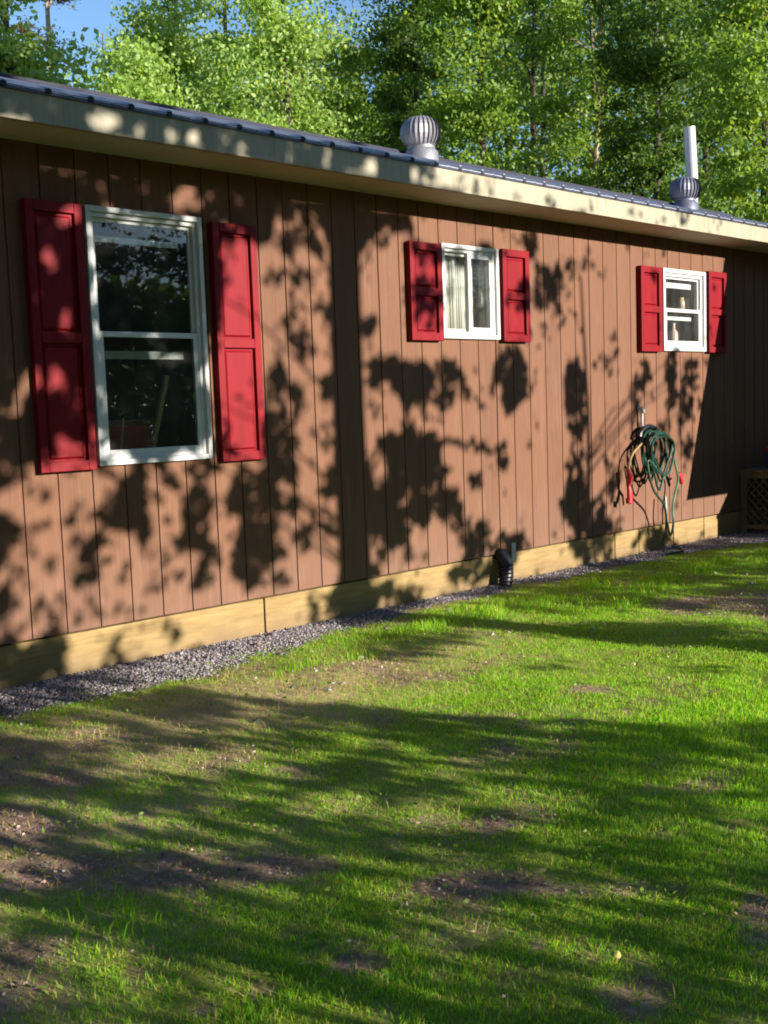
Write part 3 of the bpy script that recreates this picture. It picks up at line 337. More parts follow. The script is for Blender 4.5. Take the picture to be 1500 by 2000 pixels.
# ---- windows
def wpart(label):
    o = tag(bpy.data.objects.new('window', None), label); C.objects.link(o); o.parent = house; return o
def ring(mb, x0, x1, z0, z1, w, y0, y1, wb=None, wt=None):
    wb = wb or w; wt = wt or w
    mb.box(x0, x0+w, y0, y1, z0, z1); mb.box(x1-w, x1, y0, y1, z0, z1)
    mb.box(x0+w, x1-w, y0+.001, y1, z0, z0+wb); mb.box(x0+w, x1-w, y0+.001, y1, z1-wt, z1)
def dhung(x0, x1, z0, z1, zm, label, inner, fw=.05):
    w = wpart(label)
    mb = MB(); ring(mb, x0, x1, z0, z1, fw*.55, -.034, .06, wb=fw*.6, wt=fw*.6)
    ring(mb, x0+fw*.55, x1-fw*.55, z0+fw*.6, z1-fw*.6, fw*.5, -.012, .06); mb.build('frame', WHITE, w, bevel=.003)
    a, b = x0+fw*1.05, x1-fw*1.05
    mb = MB(); ring(mb, a, b, zm-.014, z1-fw*1.1, .02, .012, .03); mb.build('upper_sash', WHITE, w, bevel=.002)
    mb = MB(); ring(mb, a, b, z0+fw*1.1, zm+.016, .028, -.008, .010, wt=.03); mb.build('lower_sash', WHITE, w, bevel=.002)
    for zi, h in inner:
        mb = MB(); mb.box(a+.012, b-.06, .055, .075, zi-h/2, zi+h/2); mb.build('inner_rail', WHITE, w, bevel=.002)
    mb = MB(); mb.quad((a+.02, .02, zm), (b-.02, .02, zm), (b-.02, .02, z1-fw*1.1-.02), (a+.02, .02, z1-fw*1.1-.02)); mb.build('pane', GLASS, w)
    mb = MB(); mb.quad((a+.028, 0, z0+fw*1.1+.02), (b-.028, 0, z0+fw*1.1+.02), (b-.028, 0, zm-.01), (a+.028, 0, zm-.01)); mb.build('pane', GLASS, w)
    return w
dhung(.44, 1.19, 1.125, 2.53, 1.845, 'tall white double-hung window', [(2.37, .032), (1.735, .045)])
dhung(6.18, 6.92, 1.81, 2.55, 2.18, 'small white double-hung window with jars on its rail', [(2.415, .05), (2.115, .035)], fw=.06)
w = wpart('small white sliding window with two panes side by side')
x0, x1, z0, z1 = 3.25, 3.88, 1.87, 2.545
mb = MB(); ring(mb, x0, x1, z0, z1, .03, -.034, .06); ring(mb, x0+.03, x1-.03, z0+.03, z1-.03, .022, -.012, .06); mb.build('frame', WHITE, w, bevel=.003)
xm = (x0+x1)/2+.01
mb = MB(); ring(mb, x0+.052, xm+.012, z0+.052, z1-.052, .022, .02, .038); mb.build('left_sash', WHITE, w, bevel=.002)
mb = MB(); ring(mb, xm-.022, x1-.052, z0+.052, z1-.052, .034, -.010, .012); mb.build('right_sash', WHITE, w, bevel=.002)
mb = MB(); mb.quad((x0+.07, .03, z0+.07), (xm-.01, .03, z0+.07), (xm-.01, .03, z1-.07), (x0+.07, .03, z1-.07)); mb.build('pane', GLASS, w)
mb = MB(); mb.quad((xm+.012, 0, z0+.08), (x1-.08, 0, z0+.08), (x1-.08, 0, z1-.08), (xm+.012, 0, z1-.08)); mb.build('pane', GLASS, w)
# ---- shutters
def shutter(x0, x1, z0, z1):
    t = .052; st = .048; zm = (z0+z1)/2
    mb = MB(); mb.box(x0, x1, -t+.024, -.004, z0, z1)
    mb.box(x0, x0+st, -t, -t+.024, z0, z1); mb.box(x1-st, x1, -t, -t+.024, z0, z1)
    for a, b in ((z0, z0+.055), (zm-.028, zm+.028), (z1-.055, z1)): mb.box(x0+st, x1-st, -t+.0005, -t+.024, a, b)
    s_ = mb.build('shutter', RED, house, bevel=.0035)
    for a, b in ((z0+.055, zm-.028), (zm+.028, z1-.055)):
        mb = MB(); c = .012
        X0, X1, Z0, Z1 = x0+st+.010, x1-st-.016, a+.010, b-.014
        y0, y1 = -t+.0235, -t+.014
        mb.quad((X0+c, y1, Z0+c), (X1-c, y1, Z0+c), (X1-c, y1, Z1-c), (X0+c, y1, Z1-c))
        mb.quad((X0, y0, Z0), (X1, y0, Z0), (X1-c, y1, Z0+c), (X0+c, y1, Z0+c)); mb.quad((X0, y0, Z1), (X0+c, y1, Z1-c), (X1-c, y1, Z1-c), (X1, y0, Z1))
        mb.quad((X0, y0, Z0), (X0+c, y1, Z0+c), (X0+c, y1, Z1-c), (X0, y0, Z1)); mb.quad((X1, y0, Z0), (X1, y0, Z1), (X1-c, y1, Z1-c), (X1-c, y1, Z0+c))
        mb.build('panel', RED, s_)
for a in [(.085, .412, 1.11, 2.525), (1.25, 1.575, 1.10, 2.51), (2.905, 3.23, 1.85, 2.53), (3.905, 4.225, 1.855, 2.55), (5.79, 6.125, 1.80, 2.545), (6.95, 7.28, 1.80, 2.565)]: shutter(*a)
# black drain elbow at a foundation joint
mb = MB(); mb.tube([(3.83, .03, .235), (3.83, -.03, .23), (3.835, -.07, .17), (3.81, -.09, .08), (3.78, -.10, .0)], [.045, .052, .058, .054, .048], 16)
for k in range(5): mb.lathe((3.822-.006*k, -.078-.004*k, .15-.03*k), [(.055, 0), (.061, .008), (.055, .016)], 16)
mb.build('drain_elbow', BLACK, house, smooth=True)
mb = MB(); mb.box(3.985, 4.03, -.008, .004, .16, .30); mb.build('joint_cover', PIPEM, house)
# hose hanger and standpipe
mb = MB(); mb.tube([(5.79, -.04, 1.0), (5.79, -.04, 1.30)], .012, 10); mb.tube([(5.79, .0, 1.3), (5.79, -.05, 1.3), (5.79, -.06, 1.26)], .014, 10)
mb.build('standpipe', WHITE, house, smooth=True)
# ---- hose
rh = random.Random(3)
hh = empty('hose_hanger', (5.85, 0, 1.05), 'dark curved hose hanger screwed to the brown siding', 'hose hanger')
mb = MB((5.85, 0, 1.05)); pts = [(5.85+.16*math.cos(a), -.075, 1.04+.10*math.sin(a)) for a in np.linspace(.15, math.pi-.15, 14)]
mb.tube(pts, .02, 8); mb.build('saddle', BLACK, hh, smooth=True)
mb = MB((5.85, 0, 1.05)); mb.box(5.75, 5.95, -.012, -.001, .98, 1.13); mb.bar((5.85, -.002, 1.09), (5.85, -.16, 1.12), .02); mb.build('bracket', BLACK, hh)
hose = empty('garden_hose', (5.85, -.08, .1), 'green garden hose in loose loops hanging from the wall hanger', 'hose')
def spline(P, n=10):
    P = [Vector(p) for p in P]; o = []
    for i in range(len(P)-1):
        p0, p1, p2, p3 = P[max(i-1, 0)], P[i], P[i+1], P[min(i+2, len(P)-1)]
        for k in range(n):
            t = k/n; o.append(.5*((2*p1)+(p2-p0)*t+(2*p0-5*p1+4*p2-p3)*t*t+(3*p1-p0-3*p2+p3)*t**3))
    return o+[P[-1]]
mb = MB((5.85, -.08, .1)); path = []
for k in range(9):
    w_ = .09+.06*rh.random()+.004*k; top = 1.09+.03*rh.random()-.008*k; bot = .56+.24*rh.random(); y = -.055-.02*k; cx = 5.85+rh.uniform(-.02, .02)
    sk = rh.uniform(-.08, .08)
    path += [(cx-w_, y, .95), (cx-w_*.55, y-.004, top), (cx+w_*.5, y-.006, top+.0), (cx+w_, y-.008, .95), (cx+w_*.55+sk, y-.01, .75), (cx+sk, y-.012, bot), (cx-w_*.5+sk, y-.016, .74)]
path += [(5.62, -.2, .85), (5.7, -.2, .6), (5.92, -.18, .42), (6.0, -.14, .2), (5.98, -.12, .08), (6.1, -.2, .03), (6.02, -.3, .022), (5.8, -.26, .022)]
mb.tube(spline(path, 7), .0105, 7); mb.build('loops', HOSE, hose, smooth=True)
mb = MB((5.85, -.08, .1)); mb.tube(spline([(6.03, -.18, 1.02), (6.12, -.15, .86), (6.22, -.13, .7), (6.25, -.11, .6), (6.2, -.09, .4), (6.19, -.1, .24), (6.12, -.11, .14), (6.05, -.12, .3), (6.06, -.1, .5)], 8), .0105, 7)
mb.build('tail', simple('pale_green_hose', (.10, .20, .13), .4), hose, smooth=True)
mb = MB((5.85, -.08, .1)); mb.tube([(5.49, -.09, .74), (5.49, -.085, .66)], [.016, .018], 10); mb.tube(spline([(5.66, -.12, 1.0), (5.55, -.10, .92), (5.50, -.09, .82), (5.49, -.09, .73)], 6), .0105, 7); mb.build('coupling', BRASS, hose, smooth=True)
nz = empty('hose_nozzle', (5.490, -0.090, .6), 'red plastic spray nozzle dangling at the left of the hose', 'nozzle')
mb = MB((5.490, -0.090, .6)); mb.tube([(5.490, -0.080, .66), (5.500, -0.090, .60), (5.470, -0.110, .52)], [.014, .02, .024], 12); mb.build('barrel', REDPL, nz, smooth=True)
mb = MB((5.490, -0.090, .6)); mb.tube([(5.510, -0.090, .61), (5.550, -0.070, .56), (5.560, -0.070, .48)], [.014, .015, .012], 8); mb.tube([(5.450, -0.120, .53), (5.440, -0.125, .49)], [.032, .026], 12); mb.tube([(5.470, -0.100, .78), (5.500, -0.100, .70), (5.490, -0.090, .64)], [.02, .026, .02], 10); mb.build('trigger', REDPL, nz, smooth=True)
mb = MB((6.32, -.1, .6)); mb.tube([(6.27, -.11, .70), (6.30, -.11, .66), (6.33, -.11, .60)], [.016, .024, .02], 10); mb.tube([(6.3, -.11, .66), (6.36, -.11, .67)], [.01, .012], 8)
tag(mb.build('hose_valve', REDPL, smooth=True), 'small red shut-off valve hanging at the right of the hose', 'valve')
# ---- things behind the glass
mb = MB((.9, .2, 1.1)); mb.bar((.80, .10, 1.0), (1.0, .14, 1.60), .026); mb.bar((1.0, .14, 1.60), (1.005, .142, 1.62), .03)
tag(mb.build('wooden_stick', WOODY), 'pale wooden stick leaning inside the lower pane of the tall window', 'stick')
mb = MB((.75, .3, 1.1)); mb.bar((.62, .10, 1.02), (.70, .14, 1.38), .014); tag(mb.build('thin_cane', WOODY), 'thin reddish cane inside the left corner of the tall window', 'cane')
st = empty('storage_box', (.78, .45, 1.0), 'dull red box standing inside the tall window', 'box')
mb = MB((.78, .45, 1.0)); mb.box(.60, .92, .22, .5, .9, 1.34); mb.build('box_body', simple('dull_red_card', (.5, .07, .04), .8), st, bevel=.01)
mb = MB((.78, .45, 1.0)); mb.box(.59, .93, .21, .51, 1.34, 1.37); mb.build('lid', simple('dull_brown_card', (.16, .06, .04), .8), st, bevel=.005)
mb = MB((.8, .6, 0)); mb.box(.3, 1.4, .20, .75, .3, .9); tag(mb.build('side_table', ROOM, bevel=.01), 'low dark cabinet under the tall window inside', 'cabinet')
def curtain(x0, x1, z0, z1, y, label, n=7, amp=.02):
    mb = MB((x0, y, z0)); N = n*8
    pts = [(x0+(x1-x0)*i/N, y+amp*math.sin(i/8*2*math.pi)+.008*math.sin(i*.9)) for i in range(N+1)]
    for (a, b) in zip(pts[:-1], pts[1:]): mb.quad((a[0], a[1], z0), (b[0], b[1], z0), (b[0], b[1], z1), (a[0], a[1], z1))
    o = mb.build('curtain', CURTAIN, smooth=True); m = o.modifiers.new('thickness', 'SOLIDIFY'); m.thickness = .002; m.offset = 0
    return tag(o, label, 'curtain')
curtain(3.36, 3.74, 1.88, 2.5, .12, 'off-white curtain behind the left pane of the sliding window', 4)
curtain(3.81, 3.89, 1.88, 2.5, .10, 'narrow off-white curtain fold behind the right pane of the sliding window', 2, .015)
curtain(3.94, 4.1, 1.88, 2.5, .14, 'off-white curtain at the right edge of the sliding window', 3)
for x, r, lab in ((6.73, .035, 'left of two pale jars on the rail of the rightmost window'), (6.85, .028, 'right of two pale jars on the rail of the rightmost window')):
    j = empty('jar', (x, .12, 2.215), lab, 'jar', 'jars in the rightmost window')
    mb = MB((x, .12, 2.215)); mb.lathe((x, .12, 2.215), [(r*.8, 0), (r, .01), (r, .07), (r*.7, .085)], 16); mb.build('jar_body', CERAM, j, smooth=True)
    mb = MB((x, .12, 2.215)); mb.lathe((x, .12, 2.30), [(r*.75, 0), (r*.75, .02)], 16); mb.build('lid', WOODY, j)
mb = MB((6.8, .12, 2.2)); mb.box(6.2, 7.1, .09, .17, 2.2, 2.212); tag(mb.build('glass_shelf', WHITE), 'thin white shelf holding two jars inside the rightmost window', 'shelf')
bt = empty('bottle', (6.62, .14, 1.86), 'pale bottle standing on the inner sill of the rightmost window', 'bottle')
mb = MB((6.62, .14, 1.86)); mb.lathe((6.62, .14, 1.86), [(.04, 0), (.045, .02), (.045, .13), (.018, .17), (.018, .21)], 16); mb.build('bottle_body', CERAM, bt, smooth=True)
mb = MB((6.62, .14, 1.86)); mb.lathe((6.62, .14, 2.07), [(.02, 0), (.02, .03)], 12); mb.build('cap', WHITE, bt)
mb = MB((6.7, .14, 1.84)); mb.box(6.21, 6.95, .065, .22, 1.845, 1.86); tag(mb.build('window_shelf', WHITE), 'inner sill board with a bottle inside the rightmost window', 'shelf')
# ---- porch deck with lattice skirt
dk = empty('porch_deck', (7.6, -.8, 0), 'low wooden porch deck with weathered lattice skirting at the right end of the wall', 'deck')
mb = MB((7.6, -.8, 0))
for k in range(12): mb.box(7.58, 11.5, -1.66+k*.138, -1.66+k*.138+.132, .615, .64)
mb.build('decking', LATT, dk, bevel=.003)
mb = MB((7.6, -.8, 0)); mb.box(7.60, 7.63, -1.64, -.012, .56, .614); mb.box(7.60, 7.63, -1.64, -.012, .05, .09)
for y in (-.05, -.85, -1.62): mb.box(7.602, 7.64, y-.03, y+.03, -.1, .56)
mb.build('skirt_frame', LATT, dk)
def lattice(mb, fn, L, z0, z1, t):
    H = z1-z0; st_ = .085
    for sgn in (1, -1):
        u = -H
        while u < L:
            a0, a1 = max(0, u), min(L, u+H)
            if a1-a0 > .03:
                za, zb_ = ((a0-u), (a1-u)) if sgn > 0 else (H-(a0-u), H-(a1-u))
                mb.bar(fn(a0, z0+za, t*sgn), fn(a1, z0+zb_, t*sgn), .03, .006)
            u += st_
mb = MB((7.6, -.8, 0)); lattice(mb, lambda u, z, t: (7.613+t, -.03-u, z), 1.58, .09, .56, .004); mb.build('lattice_panel', LATT, dk)
mb = MB((7.6, -.8, 0)); mb.box(7.63, 11.5, -1.65, -1.62, .05, .614); mb.build('front_skirt', LATT, dk)
cb = empty('cooler', (7.95, -.28, .64), 'small blue cooler with a red lid on the porch deck', 'cooler')
mb = MB((7.95, -.28, .64)); mb.box(7.93, 8.25, -.40, -.12, .641, .80); mb.build('cooler_body', BLUEPL, cb, bevel=.012)
mb = MB((7.95, -.28, .64)); mb.box(7.92, 8.26, -.41, -.11, .80, .85); mb.build('lid', REDPL, cb, bevel=.01)
# ---- invented plank screen right of the frame, added to throw the hard-edged shade on the wall
ps = empty('shade_caster_screen', (9, -2.2, 0), 'tall plank screen on posts, added out of view to cast the wall shadow', 'screen')
xs_ = lambda X, s: X+.25*s
s_ = 2.2
mb = MB((9, -2.2, 0))
zt = lambda z: z+.26*s_
k = 0
sx = lambda z: xs_(6.60+(z-.43)/(2.59-.43)*.70, s_)
for k in range(12):
    z0 = .42+k*.205; z1 = z0+.203
    b0 = len(mb.v)
    for y in (-2.22, -2.195):
        for (x, z) in ((sx(z0), zt(z0)), (12.5, zt(z0)), (12.5, zt(z1)), (sx(z1), zt(z1))): mb.v.append(Vector((x, y, z))-mb.org)
    mb.f += [tuple(b0+i for i in q) for q in ((0,1,2,3),(7,6,5,4),(0,4,5,1),(1,5,6,2),(2,6,7,3),(3,7,4,0))]
mb.build('planks', GROOVE, ps)
for x in (8.35, 10.2, 12.1):
    mb = MB((9, -2.2, 0)); mb.box(x-.045, x+.045, -2.31, -2.222, -.2, 3.3); mb.build('post', GROOVE, ps)
# ---------------- numpy noise ----------------
def vnoise(x, y, sc, seed):
    r = np.random.default_rng(seed); G = r.random((64, 64)); u = np.asarray(x)/sc+11.3; v = np.asarray(y)/sc+7.7
    i = np.floor(u).astype(int); j = np.floor(v).astype(int); a = u-i; b = v-j; a = a*a*(3-2*a); b = b*b*(3-2*b)
    g = lambda p, q: G[p % 64, q % 64]
    return (g(i, j)*(1-a)+g(i+1, j)*a)*(1-b)+(g(i, j+1)*(1-a)+g(i+1, j+1)*a)*b
def fbm(x, y, sc, seed): return .5*vnoise(x, y, sc, seed)+.3*vnoise(x, y, sc*.45, seed+1)+.2*vnoise(x, y, sc*.2, seed+2)
def inpoly(P, x, y):
    c = np.zeros(x.shape, bool); n = len(P)
    for i in range(n):
        x0, y0 = P[i]; x1, y1 = P[(i+1) % n]
        if y0 == y1: continue
        c ^= ((y0 > y) != (y1 > y)) & (x < (x1-x0)*(y-y0)/(y1-y0)+x0)
    return c
def paint(data, x, y, base):
    d = np.full(x.shape, float(base))
    for e in data:
        if e[0] == 1:
            w_ = inpoly(e[1], x, y).astype(float); d = d*(1-w_)+e[2]*w_
        else:
            _, cx, cy, a, b, c_, e_, v = e
            q = np.hypot(a*(x-cx)+b*(y-cy), c_*(x-cx)+e_*(y-cy)); w_ = np.clip((1.25-q)/.5, 0, 1)
            d = d*(1-w_)+v*w_
    return d
def gravel_edge(x):
    return np.interp(x, [-3, -.5, .1, .6, 1.3, 2, 3, 4.2, 5, 6, 7, 8, 10], [-.76, -.68, -.76, -.63, -.47, -.36, -.22, -.26, -.33, -.34, -.6, -1.1, -1.3])
def gravel(x, y): return np.clip((y-gravel_edge(x)+(fbm(x, y, .4, 5)-.5)*.5+(fbm(x, y, .09, 6)-.5)*.22)/.10, 0, 1)
def bare(x, y):
    b = paint(BARE, x, y, 0.0); n_ = fbm(x, y, .35, 9); n2 = fbm(x, y, .12, 19)
    left = np.clip((-.1-x)/1.4, 0, 1)*.2
    return np.clip(b*1.1+left+(n_-.5)*1.4+(n2-.5)*1.3-.03, 0, 1)
def height(x, y):
    f = np.clip((-.25-y)/.8, 0, 1)
    return f*((fbm(x, y, 1.6, 31)-.5)*.05+(fbm(x, y, .3, 33)-.5)*.02) + .008*(fbm(x, y, .1, 35)-.5)
yel = lambda x, y: np.clip(1.6-np.hypot((x-.75)/1.25, (y+1.25)/.5), 0, 1)
# ---------------- ground ----------------
gx_ = np.unique(np.concatenate([np.linspace(-150, -6, 20), np.arange(-6, 11, .05), np.linspace(11, 200, 24)]))
gy_ = np.unique(np.concatenate([np.linspace(-120, -7.5, 18), np.arange(-7.5, .3, .04), np.linspace(.3, 220, 26)]))
X, Y = np.meshgrid(gx_, gy_); x = X.ravel(); y = Y.ravel(); z = height(x, y)
nx, ny = len(gx_), len(gy_)
I = np.arange(nx*ny).reshape(ny, nx); q = np.stack([I[:-1, :-1], I[:-1, 1:], I[1:, 1:], I[1:, :-1]], -1).reshape(-1, 4)
M = NM('lawn_soil'); c = M.coord()
at = M.n('ShaderNodeAttribute', attribute_name='cover')
sp = M.n('ShaderNodeSeparateColor'); M.l(at.outputs['Color'], sp.inputs[0])
n1 = M.noise(c, 28, 6, .7); n2 = M.noise(c, 3.5, 4); n3 = M.noise(c, 120, 3)
moss = M.ramp(n1, [(.3, (.12, .17, .02)), (.55, (.24, .30, .035)), (.75, (.40, .36, .11))])
soil = M.ramp(n1, [(.3, (.15, .08, .065)), (.5, (.34, .21, .17)), (.72, (.52, .38, .32))])
soil = M.mix(M.ramp(n2, [(.4, (0, 0, 0)), (.65, (.6, .6, .6))]), soil, (.16, .14, .055))
grav = M.ramp(n3, [(.3, (.05, .045, .05)), (.6, (.13, .12, .13)), (.8, (.24, .22, .22))])
moss = M.mix(sp.outputs[2], moss, (.52, .40, .19)); col = M.mix(sp.outputs[0], moss, soil); col = M.mix(sp.outputs[1], col, grav)
M.l(col, M.b.inputs['Base Color']); M.b.inputs['Roughness'].default_value = .95; M.b.inputs['Specular IOR Level'].default_value = .15
M.bump(M.noise(c, 55, 6, .7), .7, .014)
g = fast_mesh('ground', np.stack([x, y, z], 1), q, M.m, smooth=True); tag(g, kind='structure')
ca = g.data.color_attributes.new('cover', 'FLOAT_COLOR', 'POINT')
cols = np.zeros((len(x), 4), np.float32); cols[:, 0] = bare(x, y); cols[:, 2] = np.clip(yel(x, y)*.8+.5*np.clip(fbm(x, y, .7, 81)*3-1.2, 0, 1)+.6*np.exp(-((x+.6)/.6)**2)*(y > -2.3), 0, 1); cols[:, 1] = gravel(x, y); cols[:, 3] = 1
far = (y > .3) | (y < -7.5) | (x < -6) | (x > 11); cols[far, 1] = 0; cols[far, 0] = .6
ca.data.foreach_set('color', cols.ravel())
# ---------------- grass ----------------
def grass(name, N, xr, yr_, label, hmul, wd, mat, accept, lean=.5):
    x = rng.uniform(*xr, N); y = rng.uniform(*yr_, N)
    p = accept(x, y); k = rng.random(N) < p; x = x[k]; y = y[k]; n = len(x)
    h = hmul(x, y)*rng.uniform(.55, 1.35, n); a = rng.uniform(0, 2*np.pi, n); w_ = wd*rng.uniform(.6, 1.3, n)
    z = height(x, y)-.004
    la = rng.uniform(0, 2*np.pi, n); ll = h*rng.uniform(.1, lean, n)*1.3
    bx, by = np.cos(a)*w_/2, np.sin(a)*w_/2; dx, dy = np.cos(la)*ll, np.sin(la)*ll
    V = np.empty((n, 5, 3), np.float32)
    V[:, 0] = np.stack([x-bx, y-by, z], 1); V[:, 1] = np.stack([x+bx, y+by, z], 1)
    V[:, 2] = np.stack([x+bx*.8+dx*.35, y+by*.8+dy*.35, z+h*.6], 1); V[:, 3] = np.stack([x-bx*.8+dx*.35, y-by*.8+dy*.35, z+h*.6], 1)
    V[:, 4] = np.stack([x+dx, y+dy, z+h*.97], 1)
    base = np.arange(n)[:, None]*5
    F = np.concatenate([base+np.array([[0, 1, 2]]), base+np.array([[0, 2, 3]]), base+np.array([[3, 2, 4]])])
    o = fast_mesh(name, V.reshape(-1, 3), F, mat, k=3); tag(o, label, 'grass', kind='stuff'); return o
GRASSM = leafmat('grass_blades', [(.11, .28, .012), (.16, .37, .016), (.22, .43, .02), (.33, .49, .035), (.52, .50, .12)], .58, .5, tcol=(1.8, 2.0, .6))
GRASSD = leafmat('dry_grass_blades', [(.36, .30, .10), (.45, .34, .17), (.26, .28, .06)], .4, .6, tcol=(1.8, 1.7, .8))
def inview(x, y, m_=2.0):
    dx = x-CAM.x; dy = y-CAM.y; f = dx*cf.x+dy*cf.y; s = dx*cr.x+dy*cr.y
    return (f > .9) & (np.abs(s) < f*.37+m_)
def dist(x, y): return np.hypot(x-CAM.x, y-CAM.y)
lush = lambda x, y: np.clip(1-bare(x, y)*1.25, .0, 1)*(1-.94*gravel(x, y))
yel_ = lambda x, y: np.clip(1.6-np.hypot((x-.75)/1.25, (y+1.25)/.5), 0, 1)   # thin yellowish patch near the gravel
den = lambda x, y: np.clip((5.0/dist(x, y))**1.5, .18, 1)
grass('lawn_grass', 1700000, (-4.5, 11), (-6.5, -.3), 'short green lawn grass growing thick and thin in front of the house',
      lambda x, y: .008+.020*fbm(x, y, .8, 41)**1.4+.007*fbm(x, y, .15, 42), .0028, GRASSM,
      lambda x, y: (inview(x, y))*(lush(x, y)*(1-.9*yel(x, y))*den(x, y)*np.clip(fbm(x, y, .13, 43)*2.4-.35+.25*(fbm(x, y, .9, 44)-.3), .06, 1)+.04*(1-gravel(x, y))))
grass('dry_grass', 110000, (-4.5, 11), (-6.5, -.3), 'dry straw-coloured grass scattered through the lawn',
      lambda x, y: .02+.02*fbm(x, y, .5, 45), .003, GRASSD, lambda x, y: inview(x, y)*(1-gravel(x, y))*(.25+.5*bare(x, y)+.6*yel(x, y))*den(x, y), .9)
TALL = [(3.0, -.75, .9, .35), (2.2, -.75, .5, .2), (4.6, -1.0, .8, .3), (4.2, -.65, .6, .2), (6.3, -1.1, .7, .3), (5.4, -.9, .6, .25), (3.6, -1.2, .5, .2), (1.0, -1.0, .3, .12), (4.7, -2.4, .6, .2), (6.2, -2.0, .8, .25), (-1.15, -2.75, .15, .25), (1.4, -1.0, .2, .1)]
def tallp(x, y):
    d = np.zeros(x.shape)
    for a, b, c_, e in TALL: d = np.maximum(d, np.clip(1.2-np.hypot((x-a)/c_, (y-b)/e), 0, 1))
    return d
grass('tall_grass', 160000, (-2.4, 8), (-3.2, -.35), 'longer unmown grass tufts along the gravel strip',
      lambda x, y: .03+.07*fbm(x, y, .2, 47)*tallp(x, y), .0046, GRASSM, lambda x, y: inview(x, y)*tallp(x, y)*np.clip(fbm(x, y, .16, 49)*3-.9, 0, 1)*.8)
# ---------------- gravel ----------------
def stones(name, N, xr, yr_, accept, label, mat, s0, s1):
    x = rng.uniform(*xr, N); y = rng.uniform(*yr_, N); k = rng.random(N) < accept(x, y); x = x[k]; y = y[k]; n = len(x)
    s = rng.uniform(s0, s1, n)*rng.uniform(.6, 1.2, n)
    cube = np.array([[-1, 0, 0], [1, 0, 0], [0, -1, 0], [0, 1, 0], [0, 0, -1], [0, 0, 1]], float)
    V = cube[None]*rng.uniform(.6, 1.1, (n, 6, 1)) + rng.normal(0, .18, (n, 6, 3)); V[:, :, 2] *= .65
    a = rng.uniform(0, 6.28, n); ca_, sa = np.cos(a)[:, None], np.sin(a)[:, None]
    vx = V[:, :, 0]*ca_-V[:, :, 1]*sa; vy = V[:, :, 0]*sa+V[:, :, 1]*ca_
    V = np.stack([vx, vy, V[:, :, 2]], 2)*s[:, None, None]
    V += np.stack([x, y, height(x, y)+s*.25], 1)[:, None, :]
    f = np.array([[0, 4, 2], [2, 4, 1], [1, 4, 3], [3, 4, 0], [2, 5, 0], [1, 5, 2], [3, 5, 1], [0, 5, 3]])
    F = (np.arange(n)[:, None, None]*6+f[None]).reshape(-1, 3)
    o = fast_mesh(name, V.reshape(-1, 3), F, mat, k=3); return tag(o, label, 'gravel', kind='stuff')
def stonemat(name, cols):
    M = NM(name); gg = M.n('ShaderNodeNewGeometry'); M.l(M.ramp(gg.outputs['Random Per Island'], [(i/(len(cols)-1), c) for i, c in enumerate(cols)]), M.b.inputs['Base Color'])
    M.b.inputs['Roughness'].default_value = .8; return M.m
GRAV = stonemat('gravel_stones', [(.07, .065, .08), (.22, .20, .23), (.13, .11, .12), (.34, .31, .33), (.20, .15, .13), (.48, .45, .45)])
stones('gravel_strip', 190000, (-3.0, 11), (-1.6, .005), lambda x, y: gravel(x, y)*inview(x, y, 1.), 'grey crushed gravel strip along the foot of the wall', GRAV, .004, .012)
stones('lawn_pebbles', 45000, (-4, 8), (-6.2, -.4), lambda x, y: inview(x, y)*(1-gravel(x, y))*np.clip(bare(x, y)-.25, 0, 1)*.65*np.clip(1.3-(x+1)/2.5, .12, 1), 'small pebbles scattered in the bare patches of the lawn', GRAV, .003, .009)
stones('loose_stones', 2600, (-3, 11), (-1.6, .0), lambda x, y: np.clip(gravel(x, y)+.08, 0, 1)*inview(x, y)*.8, 'larger pale stones lying among the gravel by the wall', GRAV, .012, .026)
# woodchips / dead leaf bits in bare spots
def bits(name, N, accept, label, cat, mat, s0, s1, lift=.008, xr=(-4.5, 10), yr_=(-6.3, -.4)):
    x = rng.uniform(*xr, N); y = rng.uniform(*yr_, N); k = rng.random(N) < accept(x, y); x = x[k]; y = y[k]; n = len(x)
    V, F = leafquads(np.stack([x, y, height(x, y)+lift], 1), rng.uniform(s0, s1, n), flat=.35)
    o = fast_mesh(name, V, F, mat); return tag(o, label, cat, kind='stuff')
def leafquads(P, s, flat=1.0, asp=.6):
    n = len(P); a = rng.normal(size=(n, 3)); a[:, 2] *= flat; a /= np.linalg.norm(a, axis=1)[:, None]
    b = rng.normal(size=(n, 3)); b[:, 2] *= flat; b -= a*(a*b).sum(1)[:, None]; b /= np.linalg.norm(b, axis=1)[:, None]
    s = np.asarray(s)[:, None]
    V = np.stack([P-a*s*.5, P-a*s*.05+b*s*asp*.5, P+a*s*.55, P-a*s*.05-b*s*asp*.5], 1).reshape(-1, 3)
    return V, np.arange(n*4).reshape(n, 4)
LITTER = leafmat('leaf_litter', [(.26, .13, .11), (.42, .25, .22), (.62, .46, .40), (.16, .09, .07)], .1, .8)
bits('leaf_litter', 110000, lambda x, y: inview(x, y)*(np.clip(bare(x, y)-.1, 0, 1)*.8*(1-gravel(x, y))+.10*gravel(x, y)+.02), 'brown leaf crumbs and wood chips in the bare soil', 'leaf litter', LITTER, .006, .017)
LEAF_LABELS = ['small yellow leaf lying by the reddish bare strip in the middle of the lawn', 'small yellow leaf in the near grass, upper of the two on the right', 'small yellow leaf in the near grass, lowest on the lawn toward the right', 'small yellow leaf in the near grass left of the centre line', "small yellow leaf in the near grass just left of the photo's middle", 'small yellow leaf on the lawn at the far right edge of the tree shade', 'small yellow leaf on the lawn nearest the wall, below the gravel strip', 'small yellow leaf just above the reddish bare strip', 'small yellow leaf on the thin soil toward the left edge', 'small yellow leaf nearest the bottom edge, left of the middle']
